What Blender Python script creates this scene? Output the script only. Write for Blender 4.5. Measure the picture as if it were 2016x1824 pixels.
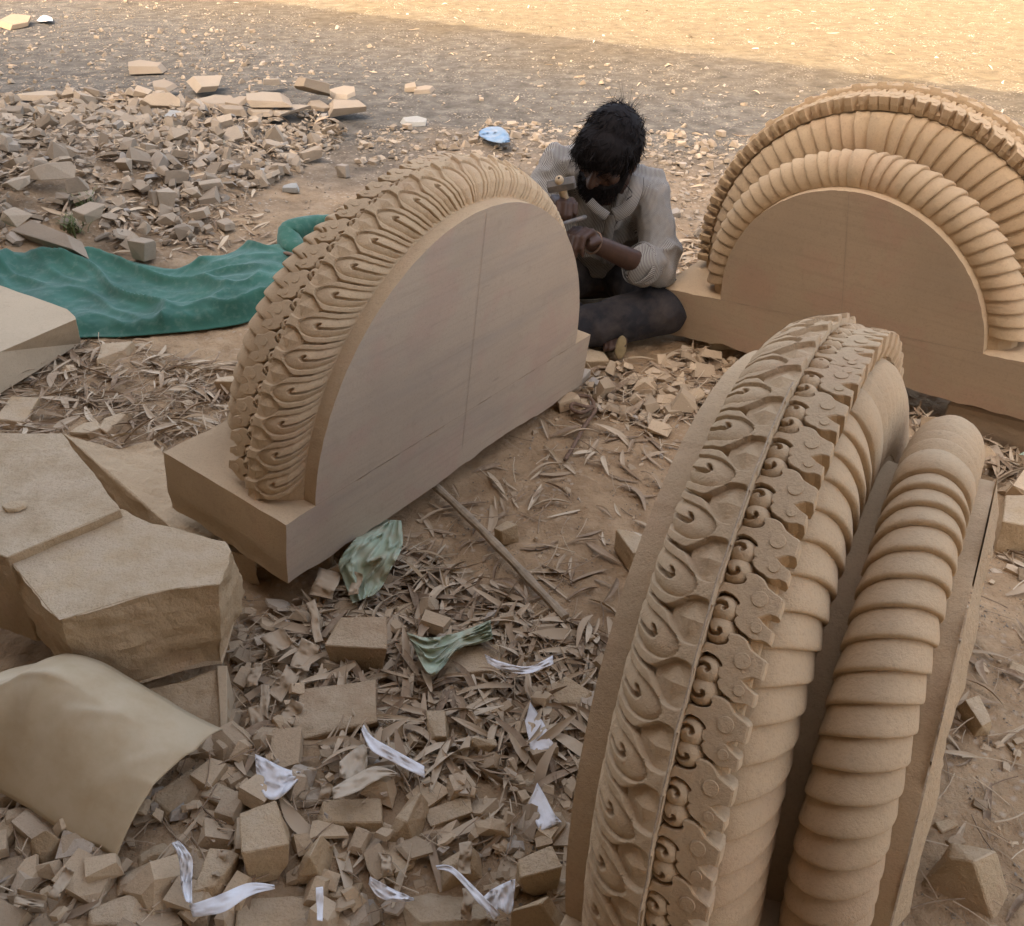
import bpy, bmesh, math, random
import numpy as np
from mathutils import Matrix, Vector, Quaternion

for o in list(bpy.data.objects):
    bpy.data.objects.remove(o, do_unlink=True)
scene = bpy.context.scene
COL = scene.collection
rng = np.random.default_rng(7)
random.seed(7)
PI = math.pi

# ------------------------------------------------------------------ camera
CAM_H, PITCH, FPX = 1.37, math.radians(33.5), 3860 / 4096 * 2016
cam_d = bpy.data.cameras.new('camera')
cam_d.sensor_fit = 'HORIZONTAL'
cam_d.sensor_width = 36.0
cam_d.lens = 36.0 * 3860 / 4096
cam_d.clip_start, cam_d.clip_end = 0.02, 2000
cam = bpy.data.objects.new('camera', cam_d)
COL.objects.link(cam)
cam.location = (0, 0, CAM_H)
cam.rotation_euler = (PI / 2 - PITCH, 0, 0)
scene.camera = cam

# ------------------------------------------------------------------ sun, sky, exposure
EDGE_N = np.array([0.56, 0.828])          # across the shed's eaves, pointing out into the yard
SUN_EL = math.radians(34.5)
sun_dir = Vector((EDGE_N[0] * math.cos(SUN_EL), EDGE_N[1] * math.cos(SUN_EL), -math.sin(SUN_EL)))
sun_d = bpy.data.lights.new('sun', 'SUN')
sun_d.energy = 2.0
sun_d.angle = math.radians(0.4)
sun_d.color = (1.0, 0.86, 0.66)
sun = bpy.data.objects.new('sun', sun_d)
COL.objects.link(sun)
sun.rotation_euler = sun_dir.to_track_quat('-Z', 'Y').to_euler()
sun.location = (-6, -8, 12)

world = bpy.data.worlds.new('World')
scene.world = world
world.use_nodes = True
wn = world.node_tree
sky = wn.nodes.new('ShaderNodeTexSky')
sky.sky_type = 'NISHITA'
sky.sun_disc = False
sky.sun_elevation = SUN_EL
sky.sun_rotation = math.atan2(-EDGE_N[0], -EDGE_N[1]) % (2 * PI)
sky.dust_density = 8.0
sky.air_density = 0.65
sky.ozone_density = 0.1
bg = wn.nodes['Background']
bg.inputs['Strength'].default_value = 0.15
haze_tint = wn.nodes.new('ShaderNodeMix')          # dust in the air takes the blue out of the sky
haze_tint.data_type = 'RGBA'; haze_tint.blend_type = 'MULTIPLY'
haze_tint.inputs[0].default_value = 1.0
haze_tint.inputs[7].default_value = (1.0, 0.93, 0.80, 1)
wn.links.new(sky.outputs['Color'], haze_tint.inputs[6])
wn.links.new(haze_tint.outputs[2], bg.inputs['Color'])

scene.view_settings.view_transform = 'Standard'
scene.view_settings.look = 'None'
scene.view_settings.gamma = 1.0
scene.view_settings.use_curve_mapping = False
scene.view_settings.exposure = 3.12
scene.cycles.use_denoising = True
scene.cycles.max_bounces = 8
scene.cycles.diffuse_bounces = 3

# ------------------------------------------------------------------ pixel <-> world helpers (2016 px wide view of the photograph)
_cp, _sp = math.cos(PITCH), math.sin(PITCH)
def ray(x, y):
    a, b = (x - 1008) / FPX, (y - 911.5) / FPX
    return np.array([a, _cp - b * _sp, -_sp - b * _cp])
def at(x, y, z=0.0):
    d = ray(x, y)
    return np.array([0, 0, CAM_H]) + (z - CAM_H) / d[2] * d
def aty(x, y, Y):
    d = ray(x, y)
    return np.array([0, 0, CAM_H]) + Y / d[1] * d
def px(P):
    P = np.atleast_2d(np.asarray(P, float)) - [0, 0, CAM_H]
    f = P @ np.array([0, _cp, -_sp])
    dn = P @ np.array([0, -_sp, -_cp])
    f = np.where(f < 0.05, 0.05, f)
    return np.c_[1008 + FPX * P[:, 0] / f, 911.5 + FPX * dn / f, f]

# ------------------------------------------------------------------ noise
def _h(i, s):
    n = (i[:, 0] * 73856093) ^ (i[:, 1] * 19349663) ^ (i[:, 2] * 83492791) ^ (s * 2654435761)
    n = (n ^ (n >> 13)) * 1274126177
    n = n & 0x7fffffff
    n = (n ^ (n >> 16)) * 2246822519 & 0x7fffffff
    return (n & 0xffff) / 32767.5 - 1.0
def vnoise(p, s=0):
    p = np.asarray(p, float)
    i = np.floor(p).astype(np.int64)
    f = p - i
    f = f * f * (3 - 2 * f)
    r = 0
    for dx in (0, 1):
        for dy in (0, 1):
            for dz in (0, 1):
                w = (f[:, 0] if dx else 1 - f[:, 0]) * (f[:, 1] if dy else 1 - f[:, 1]) * (f[:, 2] if dz else 1 - f[:, 2])
                r = r + w * _h(i + [dx, dy, dz], s)
    return r
def fbm(p, s=0, octv=4, gain=0.5):
    p = np.asarray(p, float)
    a, r, t = 1.0, 0, 0
    for k in range(octv):
        r = r + a * vnoise(p * 2 ** k + 17.3 * k, s + k)
        t += a
        a *= gain
    return r / t
def sstep(a, b, x):
    t = np.clip((np.asarray(x, float) - a) / (b - a), 0, 1)
    return t * t * (3 - 2 * t)

# ------------------------------------------------------------------ object helpers
def mesh_of(name, verts, faces, smooth=False):
    me = bpy.data.meshes.new(name)
    me.from_pydata([tuple(map(float, v)) for v in verts], [], [tuple(map(int, f)) for f in faces])
    me.update()
    if smooth:
        me.polygons.foreach_set('use_smooth', [True] * len(me.polygons))
    return me
def link(name, me, mat=None, parent=None):
    o = bpy.data.objects.new(name, me)
    COL.objects.link(o)
    if mat is not None and me is not None and not me.materials:
        me.materials.append(mat)
    if parent is not None:
        o.parent = parent
    return o
def obj(name, verts, faces, mat=None, parent=None, smooth=False):
    return link(name, mesh_of(name, verts, faces, smooth), mat, parent)
def tag(o, label=None, cat=None, group=None, kind=None):
    if label: o['label'] = label
    if cat: o['category'] = cat
    if group: o['group'] = group
    if kind: o['kind'] = kind
    elif cat: o['kind'] = 'thing'
    return o
def empty(name, loc=(0, 0, 0)):
    o = bpy.data.objects.new(name, None)
    o.empty_display_size = 0.05
    COL.objects.link(o)
    o.location = loc
    return o
def grid_faces(nu, nv, wrap_v=False, flip=False):
    f = []
    for i in range(nu - 1):
        for j in range(nv if wrap_v else nv - 1):
            a, b = i * nv + j, i * nv + (j + 1) % nv
            c, d = b + nv, a + nv
            f.append((a, d, c, b) if flip else (a, b, c, d))
    return f
def set_tone(me, arr, domain='FACE'):
    at_ = me.attributes.new('tone', 'FLOAT', domain)
    at_.data.foreach_set('value', np.asarray(arr, np.float32))
def hull(points):
    bm = bmesh.new()
    for p in points:
        bm.verts.new([float(c) for c in p])
    r = bmesh.ops.convex_hull(bm, input=bm.verts)
    bmesh.ops.delete(bm, geom=[g for g in r['geom_interior'] if isinstance(g, bmesh.types.BMVert)], context='VERTS')
    bmesh.ops.dissolve_limit(bm, angle_limit=0.06, verts=bm.verts, edges=bm.edges)
    return bm

# ------------------------------------------------------------------ materials
def nodes_mat(name):
    m = bpy.data.materials.new(name)
    m.use_nodes = True
    nt = m.node_tree
    return m, nt, nt.nodes['Principled BSDF']
def N(nt, t, **kw):
    n = nt.nodes.new(t)
    for k, v in kw.items():
        if k in n.inputs: n.inputs[k].default_value = v
        else: setattr(n, k, v)
    return n
def noise(nt, vec, scale, detail=6, rough=0.6, dist=0.0):
    n = N(nt, 'ShaderNodeTexNoise')
    n.inputs['Scale'].default_value = scale
    n.inputs['Detail'].default_value = detail
    n.inputs['Roughness'].default_value = rough
    n.inputs['Distortion'].default_value = dist
    if vec is not None: nt.links.new(vec, n.inputs['Vector'])
    return n.outputs['Fac']
def ramp(nt, fac, stops):
    r = N(nt, 'ShaderNodeValToRGB')
    el = r.color_ramp.elements
    while len(el) < len(stops): el.new(0.5)
    for e, (p, c) in zip(el, stops):
        e.position = p
        e.color = (*c, 1) if len(c) == 3 else c
    nt.links.new(fac, r.inputs['Fac'])
    return r.outputs['Color']
def mix(nt, a, b, fac, mode='MIX'):
    m = N(nt, 'ShaderNodeMix')
    m.data_type = 'RGBA'
    m.blend_type = mode
    for s, v in ((m.inputs[6], a), (m.inputs[7], b)):
        if isinstance(v, (tuple, list)): s.default_value = (*v, 1) if len(v) == 3 else v
        else: nt.links.new(v, s)
    if isinstance(fac, (int, float)): m.inputs[0].default_value = fac
    else: nt.links.new(fac, m.inputs[0])
    return m.outputs[2]
def math_n(nt, op, a, b=None):
    m = N(nt, 'ShaderNodeMath')
    m.operation = op
    for s, v in ((m.inputs[0], a), (m.inputs[1], b)):
        if v is None: continue
        if isinstance(v, (int, float)): s.default_value = v
        else: nt.links.new(v, s)
    return m.outputs[0]
def bump(nt, hgt, strength, dist, prev=None):
    b = N(nt, 'ShaderNodeBump')
    b.inputs['Strength'].default_value = strength
    b.inputs['Distance'].default_value = dist
    nt.links.new(hgt, b.inputs['Height'])
    if prev is not None: nt.links.new(prev, b.inputs['Normal'])
    return b.outputs['Normal']
def scl(c, k): return tuple(x * k for x in c)

def sandstone(name, base, vary=0.25, grain=0.5, coarse=0.3, pink=0.0, veins=0.0, per_object=0.0, local=False, tone=False, grey=None, dust_up=0.0):
    m, nt, p = nodes_mat(name)
    L = nt.links
    tc = N(nt, 'ShaderNodeTexCoord')
    geo = N(nt, 'ShaderNodeNewGeometry')
    vec = tc.outputs['Object'] if local else geo.outputs['Position']
    a = noise(nt, vec, 3.5, 6, 0.6)
    c = ramp(nt, a, [(0.25, scl(base, 1 - vary)), (0.5, base), (0.78, tuple(x * (1 + vary * 0.7) for x in base))])
    b = noise(nt, vec, 28, 5, 0.65)
    c = mix(nt, c, scl(base, 0.72), ramp(nt, b, [(0.55, (0, 0, 0)), (0.8, (0.55, 0.55, 0.55))]))
    if pink:
        q = noise(nt, vec, 5.0, 4, 0.6, 0.4)
        c = mix(nt, c, (base[0] * 1.02, base[1] * 0.80, base[2] * 0.86), ramp(nt, q, [(0.52, (0, 0, 0)), (0.62, (pink,) * 3)]))
    if veins:
        mp = N(nt, 'ShaderNodeMapping')
        mp.inputs['Rotation'].default_value = (0.0, 0.42, 0.0)
        mp.inputs['Scale'].default_value = (0.7, 1.0, 6.5)
        L.new(vec, mp.inputs['Vector'])
        q = noise(nt, mp.outputs['Vector'], 2.6, 5, 0.55, 0.6)
        c = mix(nt, c, (base[0] * 0.72, base[1] * 0.78, base[2] * 0.88), ramp(nt, q, [(0.48, (0, 0, 0)), (0.7, (veins,) * 3)]))
        mp2 = N(nt, 'ShaderNodeMapping')                        # saw marks and scuffs
        mp2.inputs['Rotation'].default_value = (0.0, 0.30, 0.0)
        mp2.inputs['Scale'].default_value = (1.6, 1.0, 46.0)
        L.new(vec, mp2.inputs['Vector'])
        saw = noise(nt, mp2.outputs['Vector'], 2.2, 5, 0.6, 0.3)
        c = mix(nt, c, scl(base, 0.74), ramp(nt, saw, [(0.5, (0, 0, 0)), (0.72, (0.35,) * 3)]))
        mp3 = N(nt, 'ShaderNodeMapping')
        mp3.inputs['Rotation'].default_value = (0.0, 1.05, 0.0)
        mp3.inputs['Scale'].default_value = (3.0, 1.0, 22.0)
        L.new(vec, mp3.inputs['Vector'])
        scf = noise(nt, mp3.outputs['Vector'], 1.6, 4, 0.65)
        c = mix(nt, c, (0.20, 0.165, 0.14), ramp(nt, scf, [(0.66, (0, 0, 0)), (0.76, (0.45,) * 3)]))
    if tone:
        at_ = N(nt, 'ShaderNodeAttribute')
        at_.attribute_name = 'tone'
        c = mix(nt, c, ramp(nt, at_.outputs['Fac'], [(0.0, scl(base, 0.62)), (0.45, scl(base, 0.95)), (0.8, scl(base, 1.3)), (1.0, tuple(grey) if grey else scl(base, 1.35))]), 0.75)
    if per_object:
        oi = N(nt, 'ShaderNodeObjectInfo')
        c = mix(nt, c, ramp(nt, oi.outputs['Random'], [(0.0, scl(base, 0.68)), (0.4, scl(base, 0.98)), (0.8, (base[0] * 1.22, base[1] * 1.2, base[2] * 1.15)), (1.0, tuple(grey) if grey else scl(base, 1.3))]), per_object)
    if dust_up:
        sx = N(nt, 'ShaderNodeSeparateXYZ')
        L.new(geo.outputs['Normal'], sx.inputs[0])
        d = noise(nt, vec, 14, 4, 0.6)
        f = math_n(nt, 'MULTIPLY', ramp(nt, sx.outputs['Z'], [(0.55, (0, 0, 0)), (0.95, (1, 1, 1))]), ramp(nt, d, [(0.3, (0, 0, 0)), (0.6, (dust_up,) * 3)]))
        c = mix(nt, c, (0.56, 0.435, 0.295), f)
    sp = noise(nt, vec, 190, 3, 0.8)
    c = mix(nt, c, scl(base, 0.66), ramp(nt, sp, [(0.52, (0, 0, 0)), (0.72, (0.5, 0.5, 0.5))]))
    L.new(c, p.inputs['Base Color'])
    p.inputs['Roughness'].default_value = 0.93
    p.inputs['Specular IOR Level'].default_value = 0.15
    g = noise(nt, vec, 260, 4, 0.75)
    nrm = bump(nt, g, grain, 0.0030)
    h = noise(nt, vec, 55, 5, 0.65)
    nrm = bump(nt, h, coarse, 0.006, nrm)
    L.new(nrm, p.inputs['Normal'])
    return m

BASE = (0.50, 0.362, 0.222)
M_STONE = sandstone('carved_sandstone', BASE, 0.16, 0.6, 0.2, pink=0.12)
M_FACE_L = sandstone('sawn_sandstone_veined', (0.46, 0.365, 0.270), 0.10, 0.2, 0.06, pink=0.30, veins=0.4, local=True)
M_FACE_R = sandstone('sawn_sandstone_plain', (0.43, 0.325, 0.22), 0.10, 0.15, 0.05, pink=0.35, veins=0.15)
M_ROUGH = sandstone('rough_sandstone', BASE, 0.22, 0.9, 0.9)
M_BLOCK = sandstone('broken_sandstone', (0.49, 0.355, 0.212), 0.22, 0.9, 0.9, pink=0.25, per_object=0.3, dust_up=0.8)
M_CHIP = sandstone('chip_sandstone', (0.50, 0.375, 0.245), 0.18, 0.6, 0.4, per_object=0.6, grey=(0.40, 0.37, 0.33))
M_CHIPS = sandstone('chip_sandstone_mass', (0.50, 0.375, 0.245), 0.18, 0.5, 0.3, tone=True, grey=(0.36, 0.34, 0.31))
M_OLDCHIP = sandstone('weathered_dimmed_chip', (0.345, 0.275, 0.20), 0.2, 0.6, 0.4, per_object=0.6, grey=(0.27, 0.25, 0.225))  # weathered grey, also darkened to offset the stronger skylight at the back
M_DIMCHIPS = sandstone('weathered_dimmed_chip_mass', (0.345, 0.275, 0.20), 0.2, 0.5, 0.3, tone=True, grey=(0.27, 0.25, 0.225))
M_GRAVEL = sandstone('gravel_mix', (0.27, 0.215, 0.155), 0.2, 0.4, 0.2, tone=True, grey=(0.24, 0.22, 0.19))
M_SAWN = sandstone('sawn_pale_sandstone', (0.49, 0.385, 0.26), 0.12, 0.2, 0.1)

def leaf_mat(name, mass):
    m, nt, p = nodes_mat(name)
    if mass:
        a = N(nt, 'ShaderNodeAttribute'); a.attribute_name = 'tone'; f = a.outputs['Fac']
    else:
        f = N(nt, 'ShaderNodeObjectInfo').outputs['Random']
    c = ramp(nt, f, [(0.0, (0.22, 0.15, 0.095)), (0.35, (0.38, 0.275, 0.18)), (0.7, (0.50, 0.385, 0.26)), (1.0, (0.60, 0.49, 0.35))])
    geo = N(nt, 'ShaderNodeNewGeometry')
    n1 = noise(nt, geo.outputs['Position'], 60, 4)
    c = mix(nt, c, (0.46, 0.35, 0.235), ramp(nt, n1, [(0.45, (0, 0, 0)), (0.7, (0.6, 0.6, 0.6))]))
    nt.links.new(c, p.inputs['Base Color'])
    p.inputs['Roughness'].default_value = 0.8
    p.inputs['Specular IOR Level'].default_value = 0.2
    return m
M_LEAF, M_LEAVES = leaf_mat('dry_leaf', False), leaf_mat('dry_leaf_mass', True)

def simple(name, col, rough=0.9, var=0.2, sc=20, bmp=0.0, spec=0.2):
    m, nt, p = nodes_mat(name)
    geo = N(nt, 'ShaderNodeNewGeometry')
    n1 = noise(nt, geo.outputs['Position'], sc, 5)
    c = ramp(nt, n1, [(0.3, scl(col, 1 - var)), (0.7, scl(col, 1 + var))])
    nt.links.new(c, p.inputs['Base Color'])
    p.inputs['Roughness'].default_value = rough
    p.inputs['Specular IOR Level'].default_value = spec
    if bmp:
        nt.links.new(bump(nt, noise(nt, geo.outputs['Position'], sc * 4, 4), bmp, 0.003), p.inputs['Normal'])
    return m
def dusty(name, col, dust=(0.48, 0.37, 0.25), amt=0.6, rough=0.8, sc=14, trans=0.0):
    m, nt, p = nodes_mat(name)
    geo = N(nt, 'ShaderNodeNewGeometry')
    n1 = noise(nt, geo.outputs['Position'], sc, 6, 0.65)
    c = mix(nt, col, dust, ramp(nt, n1, [(0.42, (0, 0, 0)), (0.66, (amt,) * 3)]))
    nt.links.new(c, p.inputs['Base Color'])
    p.inputs['Roughness'].default_value = rough
    p.inputs['Specular IOR Level'].default_value = 0.25
    return m
M_WHITE = dusty('white_paper', (0.80, 0.78, 0.77), amt=0.35, sc=18)
M_CREAM = dusty('cream_paper', (0.56, 0.47, 0.35), amt=0.6, sc=16)
M_SHEET = dusty('packing_paper', (0.52, 0.415, 0.27), dust=(0.38, 0.27, 0.14), amt=0.6, rough=0.55, sc=7)
M_PLASTIC_G = dusty('pale_green_film', (0.43, 0.50, 0.37), amt=0.6, rough=0.4, sc=16)
M_PLASTIC_B = dusty('blue_plastic', (0.14, 0.23, 0.34), amt=0.35, rough=0.5, sc=16)
M_PLASTIC_Y = dusty('yellow_film', (0.58, 0.44, 0.20), amt=0.5, rough=0.5, sc=16)
M_PENCIL = simple('pencil', (0.33, 0.26, 0.19), 0.8, 0.2, 90)
M_TWINE = simple('twine', (0.40, 0.31, 0.215), 0.95, 0.25, 300, 0.6)
M_ROPE = simple('coarse_rope', (0.20, 0.13, 0.09), 0.95, 0.3, 200, 0.6)
M_METAL = dusty('grey_tube', (0.20, 0.21, 0.21), amt=0.8, rough=0.5, sc=8)
M_GREY = sandstone('grey_stone', (0.33, 0.32, 0.29), 0.2, 0.6, 0.5)
M_DARKSTONE = sandstone('support_stone', (0.36, 0.265, 0.175), 0.15, 0.4, 0.2)
M_GREEN = simple('green_leaf', (0.07, 0.12, 0.035), 0.6, 0.3, 30)
M_STRAW = simple('dry_straw', (0.42, 0.32, 0.17), 0.8, 0.25, 60)
# ------------------------------------------------------------------ terrain height
def inpoly(pts, poly):
    pts = np.atleast_2d(pts)
    x, y = pts[:, 0], pts[:, 1]
    r = np.zeros(len(pts), bool)
    n = len(poly)
    for i in range(n):
        x1, y1 = poly[i]
        x2, y2 = poly[(i + 1) % n]
        c = ((y1 > y) != (y2 > y)) & (x < (x2 - x1) * (y - y1) / ((y2 - y1) if y2 != y1 else 1e-9) + x1)
        r ^= c
    return r
def gp(poly, z=0.0):
    return [tuple(at(x, y, z)[:2]) for x, y in poly]
# outlines on the ground (world metres) of the kinds of litter
Z_FORE = gp([(430, 1190), (560, 1150), (700, 1120), (900, 1190), (1130, 1260), (1300, 1300), (1330, 1900), (-250, 1900), (-250, 1480), (300, 1480)])
Z_LEAFMID = gp([(-150, 690), (230, 680), (470, 720), (470, 860), (300, 900), (-150, 880)])
Z_BETWEEN = gp([(640, 1120), (1130, 760), (1440, 740), (1330, 1050), (1200, 1290)])
Z_UNDER = gp([(1130, 700), (1250, 660), (1460, 690), (1430, 800), (1300, 850), (1120, 800)])
Z_BEHINDF = gp([(1700, 760), (1960, 820), (2060, 900), (2060, 1040), (1900, 900), (1740, 880)])
Z_HEAP = gp([(-300, 215), (180, 190), (420, 230), (620, 240), (690, 275), (600, 345), (450, 440), (420, 500), (180, 525), (-300, 535)])
Z_RIGHT = gp([(1900, 1050), (2200, 1000), (2200, 1900), (1700, 1900)])
HEAP_C = [(at(100, 330)[:2], 0.9, 0.10), (at(60, 440)[:2], 0.6, 0.09), (at(330, 380)[:2], 0.6, 0.05), (at(560, 210)[:2], 0.7, 0.05), (at(-150, 380)[:2], 0.9, 0.10)]
FORE_C = [(at(560, 1650)[:2], 0.35, 0.030), (at(200, 1700)[:2], 0.35, 0.030), (at(900, 1700)[:2], 0.3, 0.02)]
def gz(x, y):
    x = np.atleast_1d(np.asarray(x, float)); y = np.atleast_1d(np.asarray(y, float))
    P = np.c_[x, y, np.zeros_like(x)]
    h = 0.016 * fbm(P * 1.3, 3, 3) + 0.007 * fbm(P * 7, 5, 3)
    for (cx, cy), r, a in HEAP_C + FORE_C:
        h = h + a * np.exp(-((x - cx) ** 2 + (y - cy) ** 2) / (r * r))
    d = np.sqrt(x * x + y * y)
    h = h + 0.02 * sstep(6, 14, d) * fbm(P * 0.5, 9, 3)
    return h - 0.005
def gz1(x, y): return float(gz(x, y)[0])

# ------------------------------------------------------------------ ground, one sheet to the horizon
def axis(lo, hi, step, far, g=1.06):
    a = list(np.arange(lo, hi + 1e-6, step))
    s = step
    while a[-1] < far:
        s *= g
        a.append(a[-1] + s)
    s = step
    while a[0] > -far:
        s *= g
        a.insert(0, a[0] - s)
    return np.array(a)
gx, gy = axis(-2.2, 2.2, 0.013, 400), axis(0.3, 3.6, 0.013, 400)
X, Y = np.meshgrid(gx, gy, indexing='ij')
xf, yf = X.ravel(), Y.ravel()
zf = gz(xf, yf)
near = sstep(6.5, 3.5, np.hypot(xf, yf))
P3 = np.c_[xf, yf, 0 * xf]
lump = fbm(P3 * 16, 21, 3)
zf += near * (0.006 * fbm(P3 * 38, 22, 3) + 0.016 * np.maximum(lump, 0) ** 1.5 - 0.006 * np.clip(1 - np.abs(fbm(P3 * 11, 25, 3)) * 7, 0, 1))
# ---- ground material
m, nt, p = nodes_mat('dusty_ground')
geo = N(nt, 'ShaderNodeNewGeometry')
v = geo.outputs['Position']
sx = N(nt, 'ShaderNodeSeparateXYZ'); nt.links.new(v, sx.inputs[0])
n1 = noise(nt, v, 1.1, 7, 0.62)
n2 = noise(nt, v, 9, 6, 0.7)
n3 = noise(nt, v, 70, 5, 0.7)
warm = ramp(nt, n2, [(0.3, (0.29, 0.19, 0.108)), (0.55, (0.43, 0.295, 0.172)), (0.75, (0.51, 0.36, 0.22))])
cool = ramp(nt, n2, [(0.3, (0.062, 0.054, 0.044)), (0.5, (0.115, 0.101, 0.083)), (0.7, (0.19, 0.168, 0.138))])  # greyer far gravel, also darkened to offset the open skylight there
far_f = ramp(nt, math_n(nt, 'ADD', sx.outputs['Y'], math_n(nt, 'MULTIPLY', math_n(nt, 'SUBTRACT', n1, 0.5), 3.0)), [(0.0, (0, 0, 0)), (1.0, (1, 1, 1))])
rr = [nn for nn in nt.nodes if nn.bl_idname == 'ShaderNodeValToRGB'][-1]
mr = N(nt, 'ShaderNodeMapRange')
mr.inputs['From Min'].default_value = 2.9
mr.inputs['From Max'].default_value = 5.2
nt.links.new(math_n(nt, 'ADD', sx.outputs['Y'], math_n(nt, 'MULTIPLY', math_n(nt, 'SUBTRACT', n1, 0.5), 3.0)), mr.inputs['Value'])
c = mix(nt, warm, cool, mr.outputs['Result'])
sunlit_dim = ramp(nt, n2, [(0.3, (0.075, 0.056, 0.034)), (0.55, (0.122, 0.092, 0.056)), (0.8, (0.155, 0.12, 0.076))])  # same ground, darkened past the shadow edge so direct sun stays subdued
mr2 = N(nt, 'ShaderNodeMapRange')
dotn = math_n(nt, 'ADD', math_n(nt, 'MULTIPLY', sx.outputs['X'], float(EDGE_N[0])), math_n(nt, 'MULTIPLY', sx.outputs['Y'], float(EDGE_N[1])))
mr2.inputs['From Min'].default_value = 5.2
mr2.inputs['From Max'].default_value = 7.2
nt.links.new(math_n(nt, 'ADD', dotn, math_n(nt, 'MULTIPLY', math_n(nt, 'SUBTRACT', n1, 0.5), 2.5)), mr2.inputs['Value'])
c = mix(nt, c, sunlit_dim, mr2.outputs['Result'])
c = mix(nt, c, (0.19, 0.145, 0.10), ramp(nt, n3, [(0.58, (0, 0, 0)), (0.75, (0.6, 0.6, 0.6))]))
vo = N(nt, 'ShaderNodeTexVoronoi'); vo.inputs['Scale'].default_value = 46
nt.links.new(v, vo.inputs['Vector'])
peb = ramp(nt, vo.outputs['Distance'], [(0.12, (1, 1, 1)), (0.34, (0, 0, 0))])
c = mix(nt, c, (0.52, 0.44, 0.345), math_n(nt, 'MULTIPLY', peb, ramp(nt, noise(nt, v, 4, 3), [(0.45, (0, 0, 0)), (0.62, (0.55,) * 3)])))
nt.links.new(c, p.inputs['Base Color'])
p.inputs['Roughness'].default_value = 0.97
p.inputs['Specular IOR Level'].default_value = 0.1
b1 = bump(nt, n3, 0.8, 0.008)
b2 = bump(nt, noise(nt, v, 260, 4, 0.7), 0.7, 0.002, b1)
b3 = bump(nt, noise(nt, v, 14, 5, 0.6), 0.6, 0.03, b2)
nt.links.new(b3, p.inputs['Normal'])
M_GROUND = m
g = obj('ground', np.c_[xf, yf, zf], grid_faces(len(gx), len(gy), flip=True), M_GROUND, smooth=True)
tag(g, 'dusty trodden earth yard strewn with stone waste', kind='structure')

# ------------------------------------------------------------------ the shed whose roof shades the yard (its edge shadow shows beyond the stones)
ED = np.array([EDGE_N[1], -EDGE_N[0]])                      # along the eaves
SHADOW_N = 6.86
ROOF_H = 4.6
EAVE_N = SHADOW_N - ROOF_H / math.tan(SUN_EL)
def loc_n(n, e, z): return (*(EDGE_N * n + ED * e), z)
M_TIN = simple('weathered_tin', (0.22, 0.18, 0.14), 0.7, 0.2, 3)
M_POST = simple('steel_post', (0.22, 0.19, 0.17), 0.6, 0.2, 6)
M_WALL = simple('plastered_wall', (0.20, 0.15, 0.11), 0.95, 0.15, 3)
shed = empty('shed', loc_n(EAVE_N, 0, 0))
tag(shed, 'open tin roofed work shed shading the stone yard', 'shed')
def shed_part(name, v, f, mat): 
    v = np.asarray(v, float) - np.array(shed.location)
    return obj(name, v, f, mat, shed)
for k in range(6):                                          # corrugated sheets, side by side
    e0, e1 = -10.5 + 3 * k, -7.5 + 3 * k - 0.004
    es = np.linspace(e0, e1, 61)
    vs, n_ = [], 0
    for dz in (0.0, -0.01):
        for nn in (EAVE_N, -9.0):
            for e in es:
                vs.append(loc_n(nn, e, ROOF_H + dz + 0.02 * math.cos(e * 2 * PI / 0.3) + 0.04 * (EAVE_N - nn)))
    q = len(es)
    fs = []
    for i in range(q - 1):
        fs += [(i, i + 1, q + i + 1, q + i), (2 * q + i, 3 * q + i, 3 * q + i + 1, 2 * q + i + 1), (i, 2 * q + i, 2 * q + i + 1, i + 1)]
    shed_part('roof_sheet', vs, fs, M_TIN)
def boxv(n0, n1, e0, e1, z0, z1):
    vs = [loc_n(n, e, z) for n in (n0, n1) for e in (e0, e1) for z in (z0, z1)]
    return vs, [(0, 1, 3, 2), (4, 6, 7, 5), (0, 4, 5, 1), (2, 3, 7, 6), (0, 2, 6, 4), (1, 5, 7, 3)]
for e in (-9.4, 6.9):
    shed_part('post', *boxv(EAVE_N - 0.25, EAVE_N - 0.13, e, e + 0.12, -0.2, ROOF_H - 0.03), M_POST)
shed_part('back_wall', *boxv(-3.6, -3.4, -10.4, 7.4, -0.3, ROOF_H + 0.25), M_WALL)

# ------------------------------------------------------------------ carved half-wheel stones
RP, RR, UR, RT, UT, RF, UD, DD, LH, HP = 0.50, 0.572, 0.118, 0.556, 0.182, 0.371, 0.335, 0.356, 0.581, 0.163
def pol(r, u, th): return np.c_[r * np.cos(th), u, r * np.sin(th)]
# petal profile from the drum (t=0) to the ridge (t=1)
_pu = np.array([0.032, 0.033, 0.040, 0.055, 0.075, 0.095, 0.110, 0.118])
_pr = np.array([0.502, 0.516, 0.536, 0.551, 0.561, 0.567, 0.571, 0.573])
_ps = np.r_[0, np.cumsum(np.hypot(np.diff(_pu), np.diff(_pr)))]
_ps /= _ps[-1]
def petal_prof(t):
    tt = np.clip(t, 0, 1)
    u = np.interp(tt, _ps, _pu); r = np.interp(tt, _ps, _pr)
    e = 0.03
    du = np.interp(tt + e, _ps, _pu) - np.interp(tt - e, _ps, _pu)
    dr = np.interp(tt + e, _ps, _pr) - np.interp(tt - e, _ps, _pr)
    l = np.hypot(du, dr) + 1e-9
    return u, r, -dr / l, du / l            # point and outward normal (nu, nr)
NPET, NPLATE = 26, 26
PCELL, BCELL = PI / NPET, PI / NPLATE
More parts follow.
